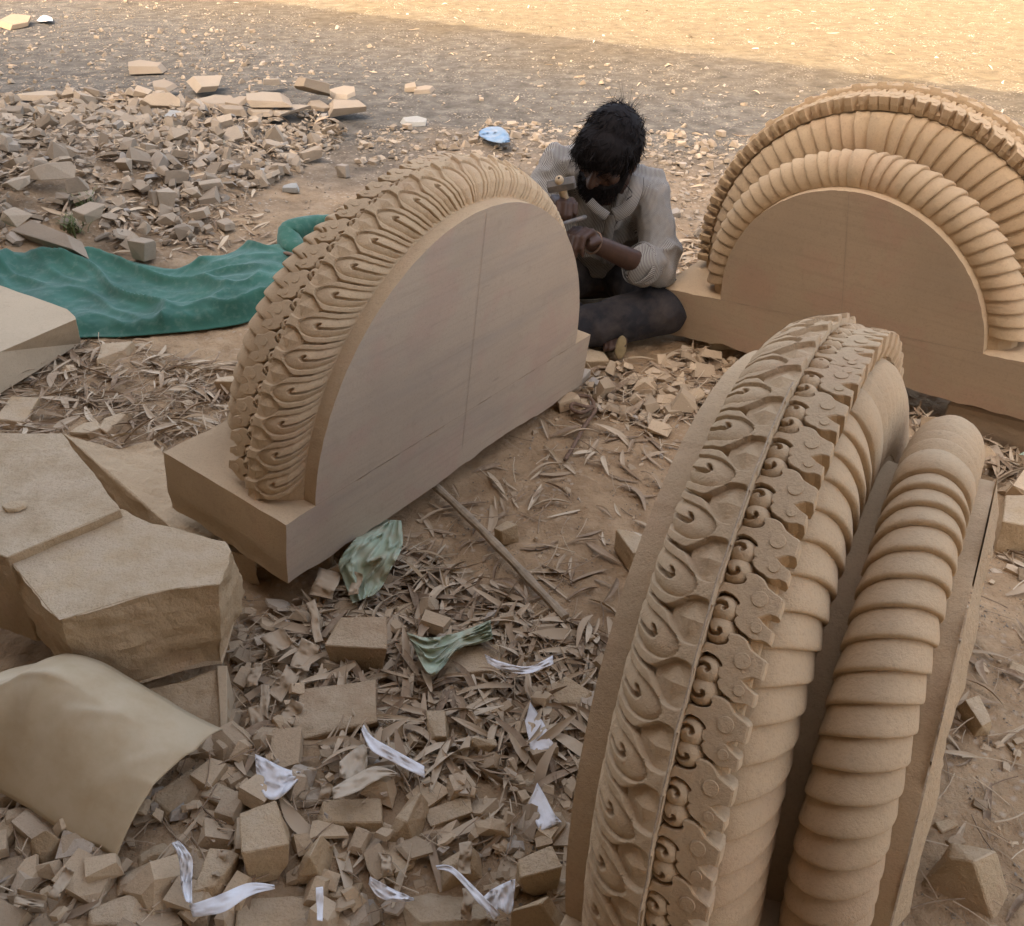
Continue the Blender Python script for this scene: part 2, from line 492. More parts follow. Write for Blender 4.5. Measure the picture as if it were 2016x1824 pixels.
def petal_height(t, f, hook):
    a = np.abs(f)
    wo = 0.462 - 0.335 * sstep(0.56, 0.86, t) + 0.05 * sstep(0.94, 1.0, t)
    wi = np.where(t < 0.50, 0.315, 0.315 * np.sqrt(np.clip(1 - ((t - 0.50) / 0.325) ** 2, 0, 1)))
    out = sstep(wo - 0.004, wo + 0.016, a)
    dd = np.abs(t - 0.85) / 0.13 + np.abs(0.5 - a) / 0.30
    base = out * (-0.0078 + 0.0068 * np.clip(1 - dd, 0, 1) - 0.0065 * sstep(0.66, 0.58, t))
    inn = sstep(wi + 0.004, wi - 0.014, a) * (wi > 0.004)
    q = np.clip(1 - (a / np.maximum(wi, 1e-3)) ** 2, 0, 1)
    dome = q ** 0.5 * np.clip((0.84 - t) / 0.30, 0, 1) ** 0.5
    h = base + inn * (-0.0085 + 0.0095 * dome)
    if hook:
        d1 = np.hypot(np.maximum(t - 0.52, 0) * 1.7, f + 0.03 * hook)
        ang = np.linspace(0, 1, 9)
        hx, hy = 0.52 + 0.03 * np.sin(ang * PI), -0.03 + 0.13 * ang
        d2 = np.min([np.hypot((t - x) * 1.7, f - y * hook) for x, y in zip(hx, hy)], axis=0)
        h = h - 0.011 * sstep(0.050, 0.030, np.minimum(d1, d2))
    return h
def wheel_d(d, t):                           # angle from the apex, carved lines swing towards it near the drum
    ad = np.abs(d)
    return d - np.sign(d) * (0.10 * ad / (ad + 0.12)) * (1 - t) ** 2.2
PET_MESH = []
for k in range(NPET):
    d0 = (k - (NPET - 1) / 2) * PCELL
    nt_, nf_ = 62, 76
    tt, ff = np.meshgrid(np.linspace(0, 1, nt_), np.linspace(-0.5, 0.5, nf_), indexing='ij')
    t, f = tt.ravel(), ff.ravel()
    d = wheel_d(d0 + f * PCELL, t)
    u, r, nu, nr = petal_prof(t)
    hk = 0 if abs(k - (NPET - 1) / 2) < 0.6 else (1 if d0 < 0 else -1)
    h = petal_height(t, f, hk)
    Pn = pol(r, u, PI / 2 - d)
    h = h + 0.0012 * fbm(Pn * 60, 40, 3)
    V = pol(r + nr * h, u + nu * h, PI / 2 - d)
    dl = d[-nf_:]
    V = np.r_[V, V[-nf_:], pol(np.full(nf_, 0.548), np.full(nf_, 0.1188), PI / 2 - dl), pol(np.full(nf_, 0.537), np.full(nf_, 0.1212), PI / 2 - dl)]   # wall down behind the ridge
    PET_MESH.append(mesh_of('petal', V, [q_ for q_ in grid_faces(nt_ + 3, nf_, flip=False)], True))
    PET_MESH[-1].materials.append(M_STONE)
# core turned body behind the carving
PROF = [(0, .5), (.031, .5), (.033, .503), (.048, .522), (.07, .539), (.1, .550), (.119, .553), (.121, .538), (.163, .537), (.172, .530), (.173, .520), (.166, .507), (.17, .49), (.195, .46), (.207, .42), (.212, .37), (.238, .366), (.247, .39), (.262, .415), (.285, .428), (.308, .42), (.325, .395), (.332, .371), (DD, .371)]
def core(front_rough):
    nth = 97
    th = np.linspace(0, PI, nth)
    V = []
    for i, (u, r) in enumerate(PROF):
        rr = np.full(nth, r)
        if i in (0, len(PROF) - 1):
            rr = rr - 0.0025 * np.abs(fbm(np.c_[th * 40, np.full(nth, i), 0 * th], 31, 3))
        V.append(pol(rr, np.full(nth, u), th))
    V = np.concatenate(V)
    F = grid_faces(len(PROF), nth, flip=False)
    n0 = len(V)
    F.append(tuple(range(nth)))                              # petal-side face
    F.append(tuple(reversed(range(n0 - nth, n0))))           # rope-side face
    return mesh_of('wheel_body', V, F, False)
# rope rings: (centre r, centre u, half radial, half axial, start angle, end angle) angle 0 = outward radial, + towards the rope face
def rope_meshes(rc, uc, ar, au, a0, a1, nside, skew, amp, name):
    out = []
    half = 0.062
    step = (PI / 2 - half) / nside
    na = 23
    al = np.linspace(a0, a1, na)
    sk = np.linspace(0, 1, na)
    env = 0.30 + 0.70 * np.sin(np.linspace(0, 1, na) * PI) ** 0.7
    def ring(dist, h, sgn):                                  # dist = angle from apex before skew
        hh = h * env
        r = rc + (ar + hh) * np.cos(al)
        u = uc + (au + hh) * np.sin(al)
        dd = dist - skew * sk * min(1, dist / 0.3)
        return pol(r, u, PI / 2 - sgn * dd)
    def seg(d0, d1, sgn, mid=False):
        prof = [(0.0, -amp * 1.02), (0.06, -amp * 0.90), (0.3, -amp * 0.58), (0.58, -amp * 0.25), (0.80, -amp * 0.04), (0.90, 0.0), (0.95, -amp * 0.05), (0.985, -amp * 0.22), (1.0, -amp * 0.45), (1.0, -amp * 1.3)]
        if mid: prof = [(0.0, -amp * 1.1), (0.004, -amp * 0.3), (0.03, -amp * 0.05), (0.5, 0), (0.97, -amp * 0.05), (0.996, -amp * 0.3), (1, -amp * 1.1)]
        V = np.concatenate([ring(abs(d0 + (d1 - d0) * q), h, sgn) if not mid else ring(abs(d0 + (d1 - d0) * q), h, np.sign(d0 + (d1 - d0) * q) or 1) for q, h in prof])
        V = V + 0.0011 * np.c_[fbm(V * 45, 51, 3), fbm(V * 45, 52, 3), fbm(V * 45, 53, 3)]
        me = mesh_of(name, V, grid_faces(len(prof), na, flip=(sgn > 0)), True)
        me.materials.append(M_STONE)
        return me
    out.append(seg(-half, half, 1, True))
    for sgn in (1, -1):
        for k in range(nside):
            out.append(seg(half + k * step, half + (k + 1) * step, sgn))
    return out
ROPE_IN = rope_meshes(0.395, 0.287, 0.058, 0.050, -1.62, 1.95, 18, 0.10, 0.0088, 'rope_segment')
ROPE_OUT = rope_meshes(0.425, 0.170, 0.092, 0.050, 0.05, 2.1, 18, 0.07, 0.0090, 'rope_segment')
# beads and frill leaves, drawn flat as (axial a, tangential b towards the base) in metres
BIG = [(0.0027, -0.0092), (0.0149, -0.0092), (0.0205, -0.0110), (0.0244, -0.0136), (0.0258, -0.0182), (0.0233, -0.022), (0.0242, -0.0248), (0.0269, -0.0258), (0.0343, -0.0261), (0.0395, -0.0246), (0.0435, -0.0224), (0.0498, -0.0151), (0.0586, -0.0108), (0.0640, -0.0092), (0.0680, -0.0065), (0.0683, 0.0028), (0.0680, 0.0125), (0.0596, 0.0124), (0.0535, 0.0155), (0.0482, 0.0196), (0.0435, 0.0230), (0.0388, 0.0246), (0.0325, 0.0250), (0.0277, 0.0238), (0.0240, 0.0215), (0.0233, 0.0186), (0.023, 0.0131), (0.0263, 0.0106), (0.0250, 0.0080), (0.022, 0.0053), (0.0155, 0.0017), (0.0055, 0.0001), (-0.002, 0.0043)]
SMALL = [(0.0285, -0.0337), (0.0250, -0.0392), (0.0262, -0.0435), (0.0300, -0.0458), (0.0339, -0.0451), (0.0387, -0.0473), (0.0440, -0.0495), (0.0488, -0.0490), (0.0558, -0.0436), (0.0610, -0.0410), (0.0662, -0.0385), (0.0668, -0.0289), (0.0660, -0.0252), (0.0586, -0.0268), (0.0530, -0.0252), (0.0483, -0.0247), (0.0440, -0.0258), (0.0405, -0.028), (0.0345, -0.0300)]
def plate_mesh(outline, circ, cr, mirror):
    sg = -1 if mirror else 1
    ang0 = np.array(outline)
    def place(a, b, r): return pol(r, UR + a, -sg * b / RT)
    a, b = ang0[:, 0], ang0[:, 1]
    n = len(a)
    ca, cb = a.mean(), b.mean()
    # top slopes a little down to the rim; edges chamfered; walls go down into the flange
    rtop = RT - 0.006 * np.clip((0.02 - a) / 0.02, 0, 1) * 0
    rings = [place(ca + (a - ca) * 0.93, cb + (b - cb) * 0.93, rtop), place(a, b, rtop - 0.0012), place(a, b, rtop - 0.020), place(ca + (a - ca) * 1.0 - 0.004, b, rtop - 0.036)]
    V = np.concatenate(rings)
    F = []
    for k in range(3):
        for i in range(n):
            j = (i + 1) % n
            q = (k * n + i, k * n + j, (k + 1) * n + j, (k + 1) * n + i)
            F.append(q if mirror else tuple(reversed(q)))
    F.append(tuple(reversed(range(n))) if mirror else tuple(range(n)))
    # incised ring: a boss a hair proud with a fine gutter round it
    m_ = 20
    t = np.linspace(0, 2 * PI, m_, endpoint=False)
    for rr_, rz in ((cr, RT + 0.0003), (cr * 0.93, RT + 0.0014)):
        V = np.r_[V, place(circ[0] + rr_ * np.cos(t), circ[1] + rr_ * np.sin(t), np.full(m_, rz))]
    o = 4 * n
    for i in range(m_):
        j = (i + 1) % m_
        q = (o + i, o + j, o + m_ + j, o + m_ + i)
        F.append(tuple(reversed(q)) if mirror else q)
    cap = tuple(range(o + m_, o + 2 * m_))
    F.append(tuple(reversed(cap)) if mirror else cap)
    me = mesh_of('frill_leaf', V, F, False)
    me.materials.append(M_STONE)
    bm = bmesh.new(); bm.from_mesh(me); bmesh.ops.recalc_face_normals(bm, faces=bm.faces); bm.to_mesh(me); bm.free()
    return me
def bead_mesh(ca, cb, R, hookdir, mirror):
    sg = -1 if mirror else 1
    nr_, na_ = 20, 48
    rho, al = np.meshgrid(np.linspace(0.0, 1, nr_), np.linspace(0, 2 * PI, na_, endpoint=False), indexing='ij')
    rho, al = rho.ravel(), al.ravel()
    x, y = rho * np.cos(al), rho * np.sin(al)
    h = 1.15 * R * np.sqrt(np.clip(1 - rho ** 2, 0, 1)) - 0.35 * R
    # hook: a groove from the ridge side curling over the bead
    hp2 = np.array([(-1.05, -0.50), (-0.85, -0.10), (-0.60, 0.20), (-0.30, 0.34), (-0.02, 0.28), (0.10, 0.12), (0.02, 0.02)])
    ts = np.linspace(0, 1, 30)
    hx = np.interp(ts, np.linspace(0, 1, 7), hp2[:, 0]); hy = -hookdir * np.interp(ts, np.linspace(0, 1, 7), hp2[:, 1])
    d = np.min([np.hypot(x - p_, y - q_) for p_, q_ in zip(hx, hy)], axis=0)
    h = h - 0.0085 * sstep(0.17, 0.08, d)
    V = pol(0.5465 + h, UR + ca + R * x, -sg * (cb + R * y) / RT)
    F = grid_faces(nr_, na_, wrap_v=True, flip=not mirror)
    me = mesh_of('bead', V, F, True)
    me.materials.append(M_STONE)
    bm = bmesh.new(); bm.from_mesh(me); bmesh.ops.remove_doubles(bm, verts=bm.verts, dist=1e-6); bm.to_mesh(me); bm.free()
    return me
FRILL = {}
for mir in (False, True):
    FRILL[mir] = [('frill_leaf', plate_mesh(BIG, (0.0447, -0.0006), 0.0088, mir)), ('frill_leaf', plate_mesh(SMALL, (0.0491, -0.0377), 0.0058, mir)),
                  ('bead', bead_mesh(0.0130, -0.0257, 0.0172, -1, mir)), ('bead', bead_mesh(0.0120, 0.0190, 0.0172, 1, mir))]
def plinth_mesh(seed, hp=HP, brk=0.02):
    nx, ny, nz = 60, 20, 12
    bm = bmesh.new()
    idx = {}
    V, F = [], []
    def vid(i, j, k):
        if (i, j, k) not in idx:
            idx[(i, j, k)] = len(V)
            V.append((-LH + 2 * LH * i / nx, DD * j / ny, -hp * (1 - k / nz)))
        return idx[(i, j, k)]
    for i in range(nx):
        for j in range(ny):
            F.append((vid(i, j, nz), vid(i + 1, j, nz), vid(i + 1, j + 1, nz), vid(i, j + 1, nz)))
            F.append((vid(i, j, 0), vid(i, j + 1, 0), vid(i + 1, j + 1, 0), vid(i + 1, j, 0)))
    for i in range(nx):
        for k in range(nz):
            F.append((vid(i, 0, k), vid(i + 1, 0, k), vid(i + 1, 0, k + 1), vid(i, 0, k + 1)))
            F.append((vid(i, ny, k), vid(i, ny, k + 1), vid(i + 1, ny, k + 1), vid(i + 1, ny, k)))
    for j in range(ny):
        for k in range(nz):
            F.append((vid(0, j, k), vid(0, j, k + 1), vid(0, j + 1, k + 1), vid(0, j + 1, k)))
            F.append((vid(nx, j, k), vid(nx, j + 1, k), vid(nx, j + 1, k + 1), vid(nx, j, k + 1)))
    V = np.array(V)
    low = sstep(-hp * 0.35, -hp, V[:, 2])
    n = fbm(V * np.array([5, 5, 5]), seed, 4)
    n2 = fbm(V * 22, seed + 3, 3)
    c = np.array([0, DD / 2, -hp * 0.4])
    inward = (c - V) * np.array([0.25, 0.8, 1.0])
    ex = np.abs(V[:, 0]) > LH - 1e-6
    amt = low * np.clip(0.08 + 0.5 * n + 0.15 * n2, -0.02, 0.5)
    V[:, 2] += (amt * brk * 2.2) * 1.0
    top_edge = (V[:, 2] > -1e-6) & ((V[:, 1] < 1e-6) | (V[:, 1] > DD - 1e-6) | ex)
    V[top_edge, 2] -= np.clip(fbm(V[top_edge] * 30, seed + 7, 3), 0, 1) * 0.006
    corner = ex & ((V[:, 1] < 1e-6) | (V[:, 1] > DD - 1e-6))
    V[corner, 0] *= 1 - 0.006 * np.abs(n2[corner])
    e2 = ex & (low > 0.3)
    V[e2, 0] -= np.sign(V[e2, 0]) * 0.02 * np.clip(n[e2], 0, 1) * sstep(0.3, 1.0, low[e2])
    return mesh_of('plinth', V, F, False)
def strip(p, q, w, nrm, lift=0.0006):
    p, q, nrm = np.array(p, float), np.array(q, float), np.array(nrm, float)
    t = (q - p) / np.linalg.norm(q - p)
    s = np.cross(nrm, t) * w / 2
    o = nrm * lift
    return [p - s + o, p + s + o, q + s + o, q - s + o], [(0, 1, 2, 3)]
CORE = core(False)
def carved_stone(mat, label, cat, face_mat, plinth_seed, pencil, face_side, hp=HP):
    root = empty('carved_arch_stone')
    A = np.array(mat)
    Mx = Matrix([list(A[0]), list(A[1]), list(A[2]), [0, 0, 0, 1]])
    R3 = np.linalg.svd(A[:, :3]); R3 = R3[0] @ R3[2]
    Mx = Matrix(((*R3[0], A[0, 3]), (*R3[1], A[1, 3]), (*R3[2], A[2, 3]), (0, 0, 0, 1)))
    root.matrix_world = Mx
    tag(root, label, cat)
    body = link('wheel_body', CORE.copy(), None, root)
    body.data.materials.append(M_STONE); body.data.materials.append(face_mat)
    body.data.polygons[-1 if face_side else -2].material_index = 1
    pm = plinth_mesh(plinth_seed, hp, 0.02)
    pm.materials.append(M_STONE); pm.materials.append(face_mat)
    for poly in pm.polygons:
        nrm = poly.normal
        if (nrm.y < -0.7 and not face_side) or (nrm.y > 0.7 and face_side): poly.material_index = 1
    pl = link('plinth', pm, None, root)
    for me in PET_MESH: link('petal', me, None, root)
    for me in ROPE_IN + ROPE_OUT: link('rope_segment', me, None, root)
    for k in range(NPLATE):
        th = (k + 0.5) * BCELL + (0.12 if (k + 0.5) * BCELL < PI / 2 else -0.12) * BCELL
        mir = th > PI / 2
        for nm, me in FRILL[mir]:
            if not 0.02 < th < PI - 0.02: continue
            o = link(nm, me, None, root)
            o.rotation_euler = (0, -th, 0)
    for (a, b) in pencil:
        yy = DD if face_side else 0.0
        n = (0, 1, 0) if face_side else (0, -1, 0)
        v_, f_ = strip((a[0], yy, a[1]), (b[0], yy, b[1]), 0.0011, n)
        if face_side: pass
        obj('pencil_line', v_, f_, M_PENCIL, root)
    return root
MAT_L = [[0.5663, -0.8161, 0.1152, -0.1093], [0.8226, 0.5683, -0.0177, 1.9695], [-0.051, 0.1048, 0.9932, 0.2101]]
MAT_R = [[-0.7526, -0.645, -0.1327, 1.1253], [0.6517, -0.7584, -0.0096, 2.6698], [-0.0944, -0.0937, 0.9911, 0.268]]
MAT_F = [[-0.4776, 0.8764, -0.0621, 0.3054], [-0.8784, -0.4777, 0.0152, 1.1311], [-0.0163, 0.0619, 0.998, 0.2456]]
STONE_L = carved_stone(MAT_L, 'half wheel sandstone carving with smooth pinkish face and petal rim, worked on by the man', 'carved stone', M_FACE_L, 61,
                       [((0.0, 0.49), (0.0, -0.10)), ((-0.50, 0.001), (0.50, 0.001))], False)
STONE_R = carved_stone(MAT_R, 'half wheel sandstone carving behind the man with brown shaded face inside two ribbed rings', 'carved stone', M_FACE_R, 62,
                       [((0.0, 0.365), (0.0, -0.0)), ((-0.37, 0.0), (0.40, 0.0))], True)
STONE_F = carved_stone(MAT_F, 'half wheel sandstone carving seen end on, nearest the viewer, with twine along its ridge', 'carved stone', M_STONE, 63, [], True)
# rough unfinished back bulging behind the nearest stone
nth, nr_ = 70, 16
th, q = np.meshgrid(np.linspace(0, PI, nth), np.linspace(0, 1, nr_), indexing='ij')
th, q = th.ravel(), q.ravel()
rad = 0.002 + (0.372 + 0.012 * fbm(np.c_[th * 9, q * 3, 0 * q], 71, 3)) * q
dep = 0.002 + (0.012 + 0.007 * fbm(np.c_[th * 5, q * 4, 0 * q + 3], 72, 3) + 0.003 * fbm(np.c_[th * 40, q * 26, 0 * q], 73, 3)) * sstep(1.0, 0.86, q)
obj('rough_back', pol(rad, DD + dep, th), grid_faces(nth, nr_, flip=True), M_ROUGH, STONE_F, True)

def tube(pts, rad, ns=8, cap=True):
    pts = np.array(pts, float)
    rad = np.broadcast_to(np.asarray(rad, float), (len(pts),))
    T = np.gradient(pts, axis=0)
    T /= np.linalg.norm(T, axis=1)[:, None] + 1e-12
    V = []
    ref = np.array([0.13, 0.21, 0.97])
    for p_, t_, r_ in zip(pts, T, rad):
        a = np.cross(t_, ref); a /= np.linalg.norm(a) + 1e-9
        b = np.cross(t_, a)
        for k in range(ns):
            w = 2 * PI * k / ns
            V.append(p_ + r_ * (a * math.cos(w) + b * math.sin(w)))
    F = grid_faces(len(pts), ns, wrap_v=True, flip=True)
    if cap:
        F.append(tuple(range(ns))); F.append(tuple(reversed(range(len(V) - ns, len(V)))))
    return np.array(V), F
def xf(mat, P):
    A = np.array(mat)
    return np.atleast_2d(P) @ A[:, :3].T + A[:, 3]
# twine lying along the ridge of the nearest stone
th = np.linspace(0.05, 1.42, 150)
tw = pol(0.5738 + 0.0008 * vnoise(np.c_[th * 30, 0 * th, 0 * th], 5), 0.119 + 0.0015 * vnoise(np.c_[th * 14, 0 * th, 0 * th], 6), th)
V, F = tube(xf(MAT_F, tw), 0.0011, 6)
tag(obj('twine', V, F, M_TWINE, None, True), 'thin pale twine lying along the ridge of the nearest carved stone', 'twine')
# ------------------------------------------------------------------ stone blocks
def rough_bm(bm, seed, cuts, amp, freq=25, bev=0.004):
    if bev:
        try: bmesh.ops.bevel(bm, geom=bm.edges[:], offset=bev, segments=1, affect='EDGES', clamp_overlap=True)
        except Exception: pass
    bmesh.ops.triangulate(bm, faces=bm.faces)
    for _ in range(cuts):
        lo = [e for e in bm.edges if e.calc_length() > 0.010]
        if not lo: break
        bmesh.ops.subdivide_edges(bm, edges=lo, cuts=1, use_grid_fill=False)
        bmesh.ops.triangulate(bm, faces=bm.faces)
    bm.normal_update()
    V = np.array([v.co[:] for v in bm.verts])
    n = 0.7 * fbm(V * freq, seed, 4) + 0.8 * (0.35 - np.abs(fbm(V * freq * np.array([0.5, 0.5, 1.3]), seed + 9, 3)) * 1.6)
    for v, k in zip(bm.verts, n):
        v.co += v.normal * float(k) * amp
    bm.normal_update()
def bm_mesh(bm, name):
    me = bpy.data.meshes.new(name)
    bm.to_mesh(me); bm.free()
    return me
def rand_rock(seed, style='block'):
    r = np.random.default_rng(seed)
    if style == 'block':
        d = np.array([1.0, r.uniform(0.6, 0.9), r.uniform(0.5, 0.75)])
        P = np.array([[x, y, z] for x in (-.5, .5) for y in (-.5, .5) for z in (0, 1)], float)
        P[:, :2] += r.normal(0, 0.07, (8, 2)); P[:, 2] += r.normal(0, 0.07, 8)
        k = r.integers(0, 8)
        q = P[k].copy(); P = np.delete(P, k, 0)
        c = np.array([0, 0, .5])
        for ax in range(3):
            w = q + (c - q) * 0.05; w[ax] += (c[ax] - q[ax]) * r.uniform(0.3, 0.8); P = np.vstack([P, w])
    elif style == 'wedge':
        d = np.array([1.0, r.uniform(0.5, 0.8), r.uniform(0.55, 0.85)])
        P = np.array([[-.5, -.5, 0], [.5, -.45, 0], [.45, .5, 0], [-.4, .45, 0], [-.3, -.2, .7], [.1, -.3, 1], [.2, .3, .9], [-.35, .3, .5], [.45, 0, .35]], float)
        P += r.normal(0, 0.07, P.shape)
    elif style == 'flat':
        d = np.array([1.0, r.uniform(0.5, 0.85), r.uniform(0.11, 0.24)])
        n = r.integers(4, 7)
        a = (np.arange(n) + r.uniform(-0.33, 0.33, n)) * 2 * PI / n + r.uniform(0, 6); rr = r.uniform(0.34, 0.62, n)
        sh_ = r.uniform(-0.10, 0.10, 2); tp_ = r.uniform(-0.35, 0.35, 2)
        P = np.concatenate([np.c_[rr * np.cos(a), rr * np.sin(a), np.zeros(n)], np.c_[rr * np.cos(a) * .86 + sh_[0], rr * np.sin(a) * .86 + sh_[1], 1 + (rr * np.cos(a) * tp_[0] + rr * np.sin(a) * tp_[1]) * 1.2]])
    else:
        d = np.array([1.0, r.uniform(0.5, 0.95), r.uniform(0.35, 0.7)])
        P = r.uniform(-1, 1, (13, 3)); P /= np.maximum(1, np.linalg.norm(P, axis=1))[:, None] ** 0.6
        P = P * 0.5; P[:, 2] += 0.5
    P = P * d
    P[:, 2] -= P[:, 2].min()
    return P
BLOCKFEET = []
def rotz(a): return np.array([[math.cos(a), -math.sin(a), 0], [math.sin(a), math.cos(a), 0], [0, 0, 1]])
def rotx(a): return np.array([[1, 0, 0], [0, math.cos(a), -math.sin(a)], [0, math.sin(a), math.cos(a)]])
def fit_block(box, style, seed, yaw=None, tilt=0.12, z0=None, mat=None, name='stone_block', label='', group=None, cuts=2, amp=0.003, zk=1.0):
    """one stone standing where the photograph shows it: grows a random rock until it fills the box (x0, y0, x1, y1)"""
    r = np.random.default_rng(seed + 999)
    P = rand_rock(seed, style)
    P[:, 2] *= zk
    yaw = r.uniform(-0.7, 0.7) if yaw is None else yaw
    Rm = rotz(yaw) @ rotx(r.uniform(-tilt, tilt)) @ rotz(r.uniform(-.2, .2))
    x0, y0, x1, y1 = box
    s = np.array([0.1, 0.1, 0.1])
    c0 = at((x0 + x1) / 2, y1 - 0.3 * (y1 - y0), 0)
    zb = gz1(c0[0], c0[1]) - 0.004 if z0 is None else z0
    pos = at((x0 + x1) / 2, y1 - 0.25 * (y1 - y0), zb)
    for it in range(30):
        V = (P * s) @ Rm.T
        V[:, 2] -= V[:, 2].min()
        q = px(V + pos)
        w, h = np.ptp(q[:, 0]), np.ptp(q[:, 1])
        kw, kh = (x1 - x0) / w, (y1 - y0) / h
        s[:2] *= kw ** 0.8
        s[2] = np.clip(s[2] * kh, 0.35 * s[0], 1.9 * s[0]) if style != 'flat' else np.clip(s[2] * kh, 0.55 * s[0], 1.25 * s[0])
        if style == 'flat' or s[2] >= 1.89 * s[0] or s[2] <= 0.36 * s[0]: s[1] = np.clip(s[1] * kh ** 0.5, 0.5 * s[0], 2.6 * s[0])
        pos = pos + at((x0 + x1) / 2, y1, zb) - at((q[:, 0].min() + q[:, 0].max()) / 2, q[:, 1].max(), zb)
        pos[2] = zb
    V = (P * s) @ Rm.T
    V[:, 2] -= V[:, 2].min()
    bm = hull(V)
    rough_bm(bm, seed, cuts, amp, 22, bev=min(0.0018, 0.03 * s[0]))
    o = link(name, bm_mesh(bm, name), mat or M_BLOCK)
    o.location = pos
    BLOCKFEET.append((pos[0] + V[:, 0].mean(), pos[1] + V[:, 1].mean(), 0.42 * max(np.ptp(V[:, 0]), np.ptp(V[:, 1]))))
    tag(o, label, 'stone', group)
    return o
def prism(name, top, zt, bot, zb, mat, seed, cuts=3, amp=0.004, side_amp=None, parent=None, bev=0.0015):
    """a block from its upper outline and its lower outline, both as seen in the photograph, at real heights"""
    T = np.array([at(x, y, z) for (x, y), z in zip(top, zt if hasattr(zt, '__len__') else [zt] * len(top))])
    B = np.array([at(x, y, z) for (x, y), z in zip(bot, zb if hasattr(zb, '__len__') else [zb] * len(bot))]) if bot else T * [1, 1, 0] + [0, 0, zb]
    n = len(T)
    bm = bmesh.new()
    vs = [bm.verts.new(p_) for p_ in np.concatenate([T, B])]
    bm.faces.new(vs[:n]); bm.faces.new(list(reversed(vs[n:])))
    for i in range(n):
        j = (i + 1) % n
        bm.faces.new((vs[j], vs[i], vs[n + i], vs[n + j]))
    bmesh.ops.recalc_face_normals(bm, faces=bm.faces)
    if bev: bmesh.ops.bevel(bm, geom=bm.edges[:], offset=bev, segments=1, affect='EDGES', clamp_overlap=True)
    bmesh.ops.triangulate(bm, faces=bm.faces)
    for _ in range(cuts):
        lo = [e for e in bm.edges if e.calc_length() > 0.016]
        if not lo: break
        bmesh.ops.subdivide_edges(bm, edges=lo, cuts=1)
        bmesh.ops.triangulate(bm, faces=bm.faces)
    bm.normal_update()
    V = np.array([v.co[:] for v in bm.verts]); Nn = np.array([v.normal[:] for v in bm.verts])
    k = fbm(V * 9, seed, 4) + 0.4 * fbm(V * 40, seed + 5, 3) + 0.9 * (0.35 - np.abs(fbm(V * np.array([7, 7, 16]), seed + 11, 3)) * 1.6)
    side = sstep(0.75, 0.3, np.abs(Nn[:, 2]))
    a = amp * (1 - side) + (side_amp if side_amp is not None else amp) * side
    for v, d in zip(bm.verts, k * a): v.co += v.normal * float(d)
    c = V.mean(0)
    me = bm_mesh(bm, name)
    o = link(name, me, mat, parent)
    if parent is None:
        me.transform(Matrix.Translation(-Vector(c))); o.location = c
    return o

# the big broken block in the near left corner, upper plane with a ledge down to the lower plane
zlo, zup = 0.285, 0.303
o = prism('stone_block', [(13, 1097), (237, 1003), (300, 1030), (352, 1042), (440, 1067), (455, 1085), (432, 1150), (350, 1158), (285, 1170), (115, 1222)], zlo,
          [(35, 1200), (237, 1100), (300, 1110), (360, 1130), (465, 1150), (480, 1165), (440, 1308), (350, 1325), (290, 1345), (170, 1366)], [.12, .12, .12, .12, .12, .12, .10, .10, .10, .10], M_BLOCK, 101, 4, 0.0022, 0.013)
tag(o, 'largest broken sandstone block with a chiselled ledge across its dusty top', 'stone')
o2 = prism('ledge', [(-80, 852), (122, 852), (237, 1003), (13, 1097), (-80, 1062)], zup, None, 0.10, M_BLOCK, 102, 5, 0.003, 0.006)
o2.parent = o; o2.location = Vector(o2.location) - Vector(o.location)
o = prism('stone_slab', [(122, 852), (232, 880), (300, 868), (330, 903), (405, 940), (500, 1100), (345, 1045)], [.10, .08, .07, .06, .06, .07, .10], None, 0.0, M_ROUGH, 103, 4, 0.012, 0.01)
tag(o, 'dust covered slab wedged between the ledged block and the plinth', 'stone')
o = prism('stone_slab', [(-60, 548), (0, 561), (132, 608), (148, 622), (150, 628), (0, 692), (-60, 716)], 0.125, [(-60, 600), (0, 610), (132, 650), (155, 665), (160, 676), (0, 776), (-60, 805)], 0.02, M_SAWN, 104, 4, 0.0015, 0.0015)
tag(o, 'thick pale sawn slab with a crack along its side, beside the green cloth', 'stone')
# block under the big one, with one sawn white edge
o = prism('stone_block', [(214, 1366), (330, 1345), (428, 1312), (446, 1316), (446, 1480), (442, 1530), (395, 1490), (320, 1450)], [.10, .11, .12, .12, .04, .02, .03, .06],
          None, -0.01, M_BLOCK, 105, 4, 0.006, 0.006)
tag(o, 'broken block with a pale sawn edge, under the ledged block', 'stone')
q = prism('sawn_edge', [(427, 1310), (447, 1310), (445, 1530), (440, 1531)], [.128, .128, .024, .024], None, 0.0, M_SAWN, 106, 2, 0.0, 0.0, None, 0.001)
q.parent = o; q.location = Vector(q.location) - Vector(o.location)

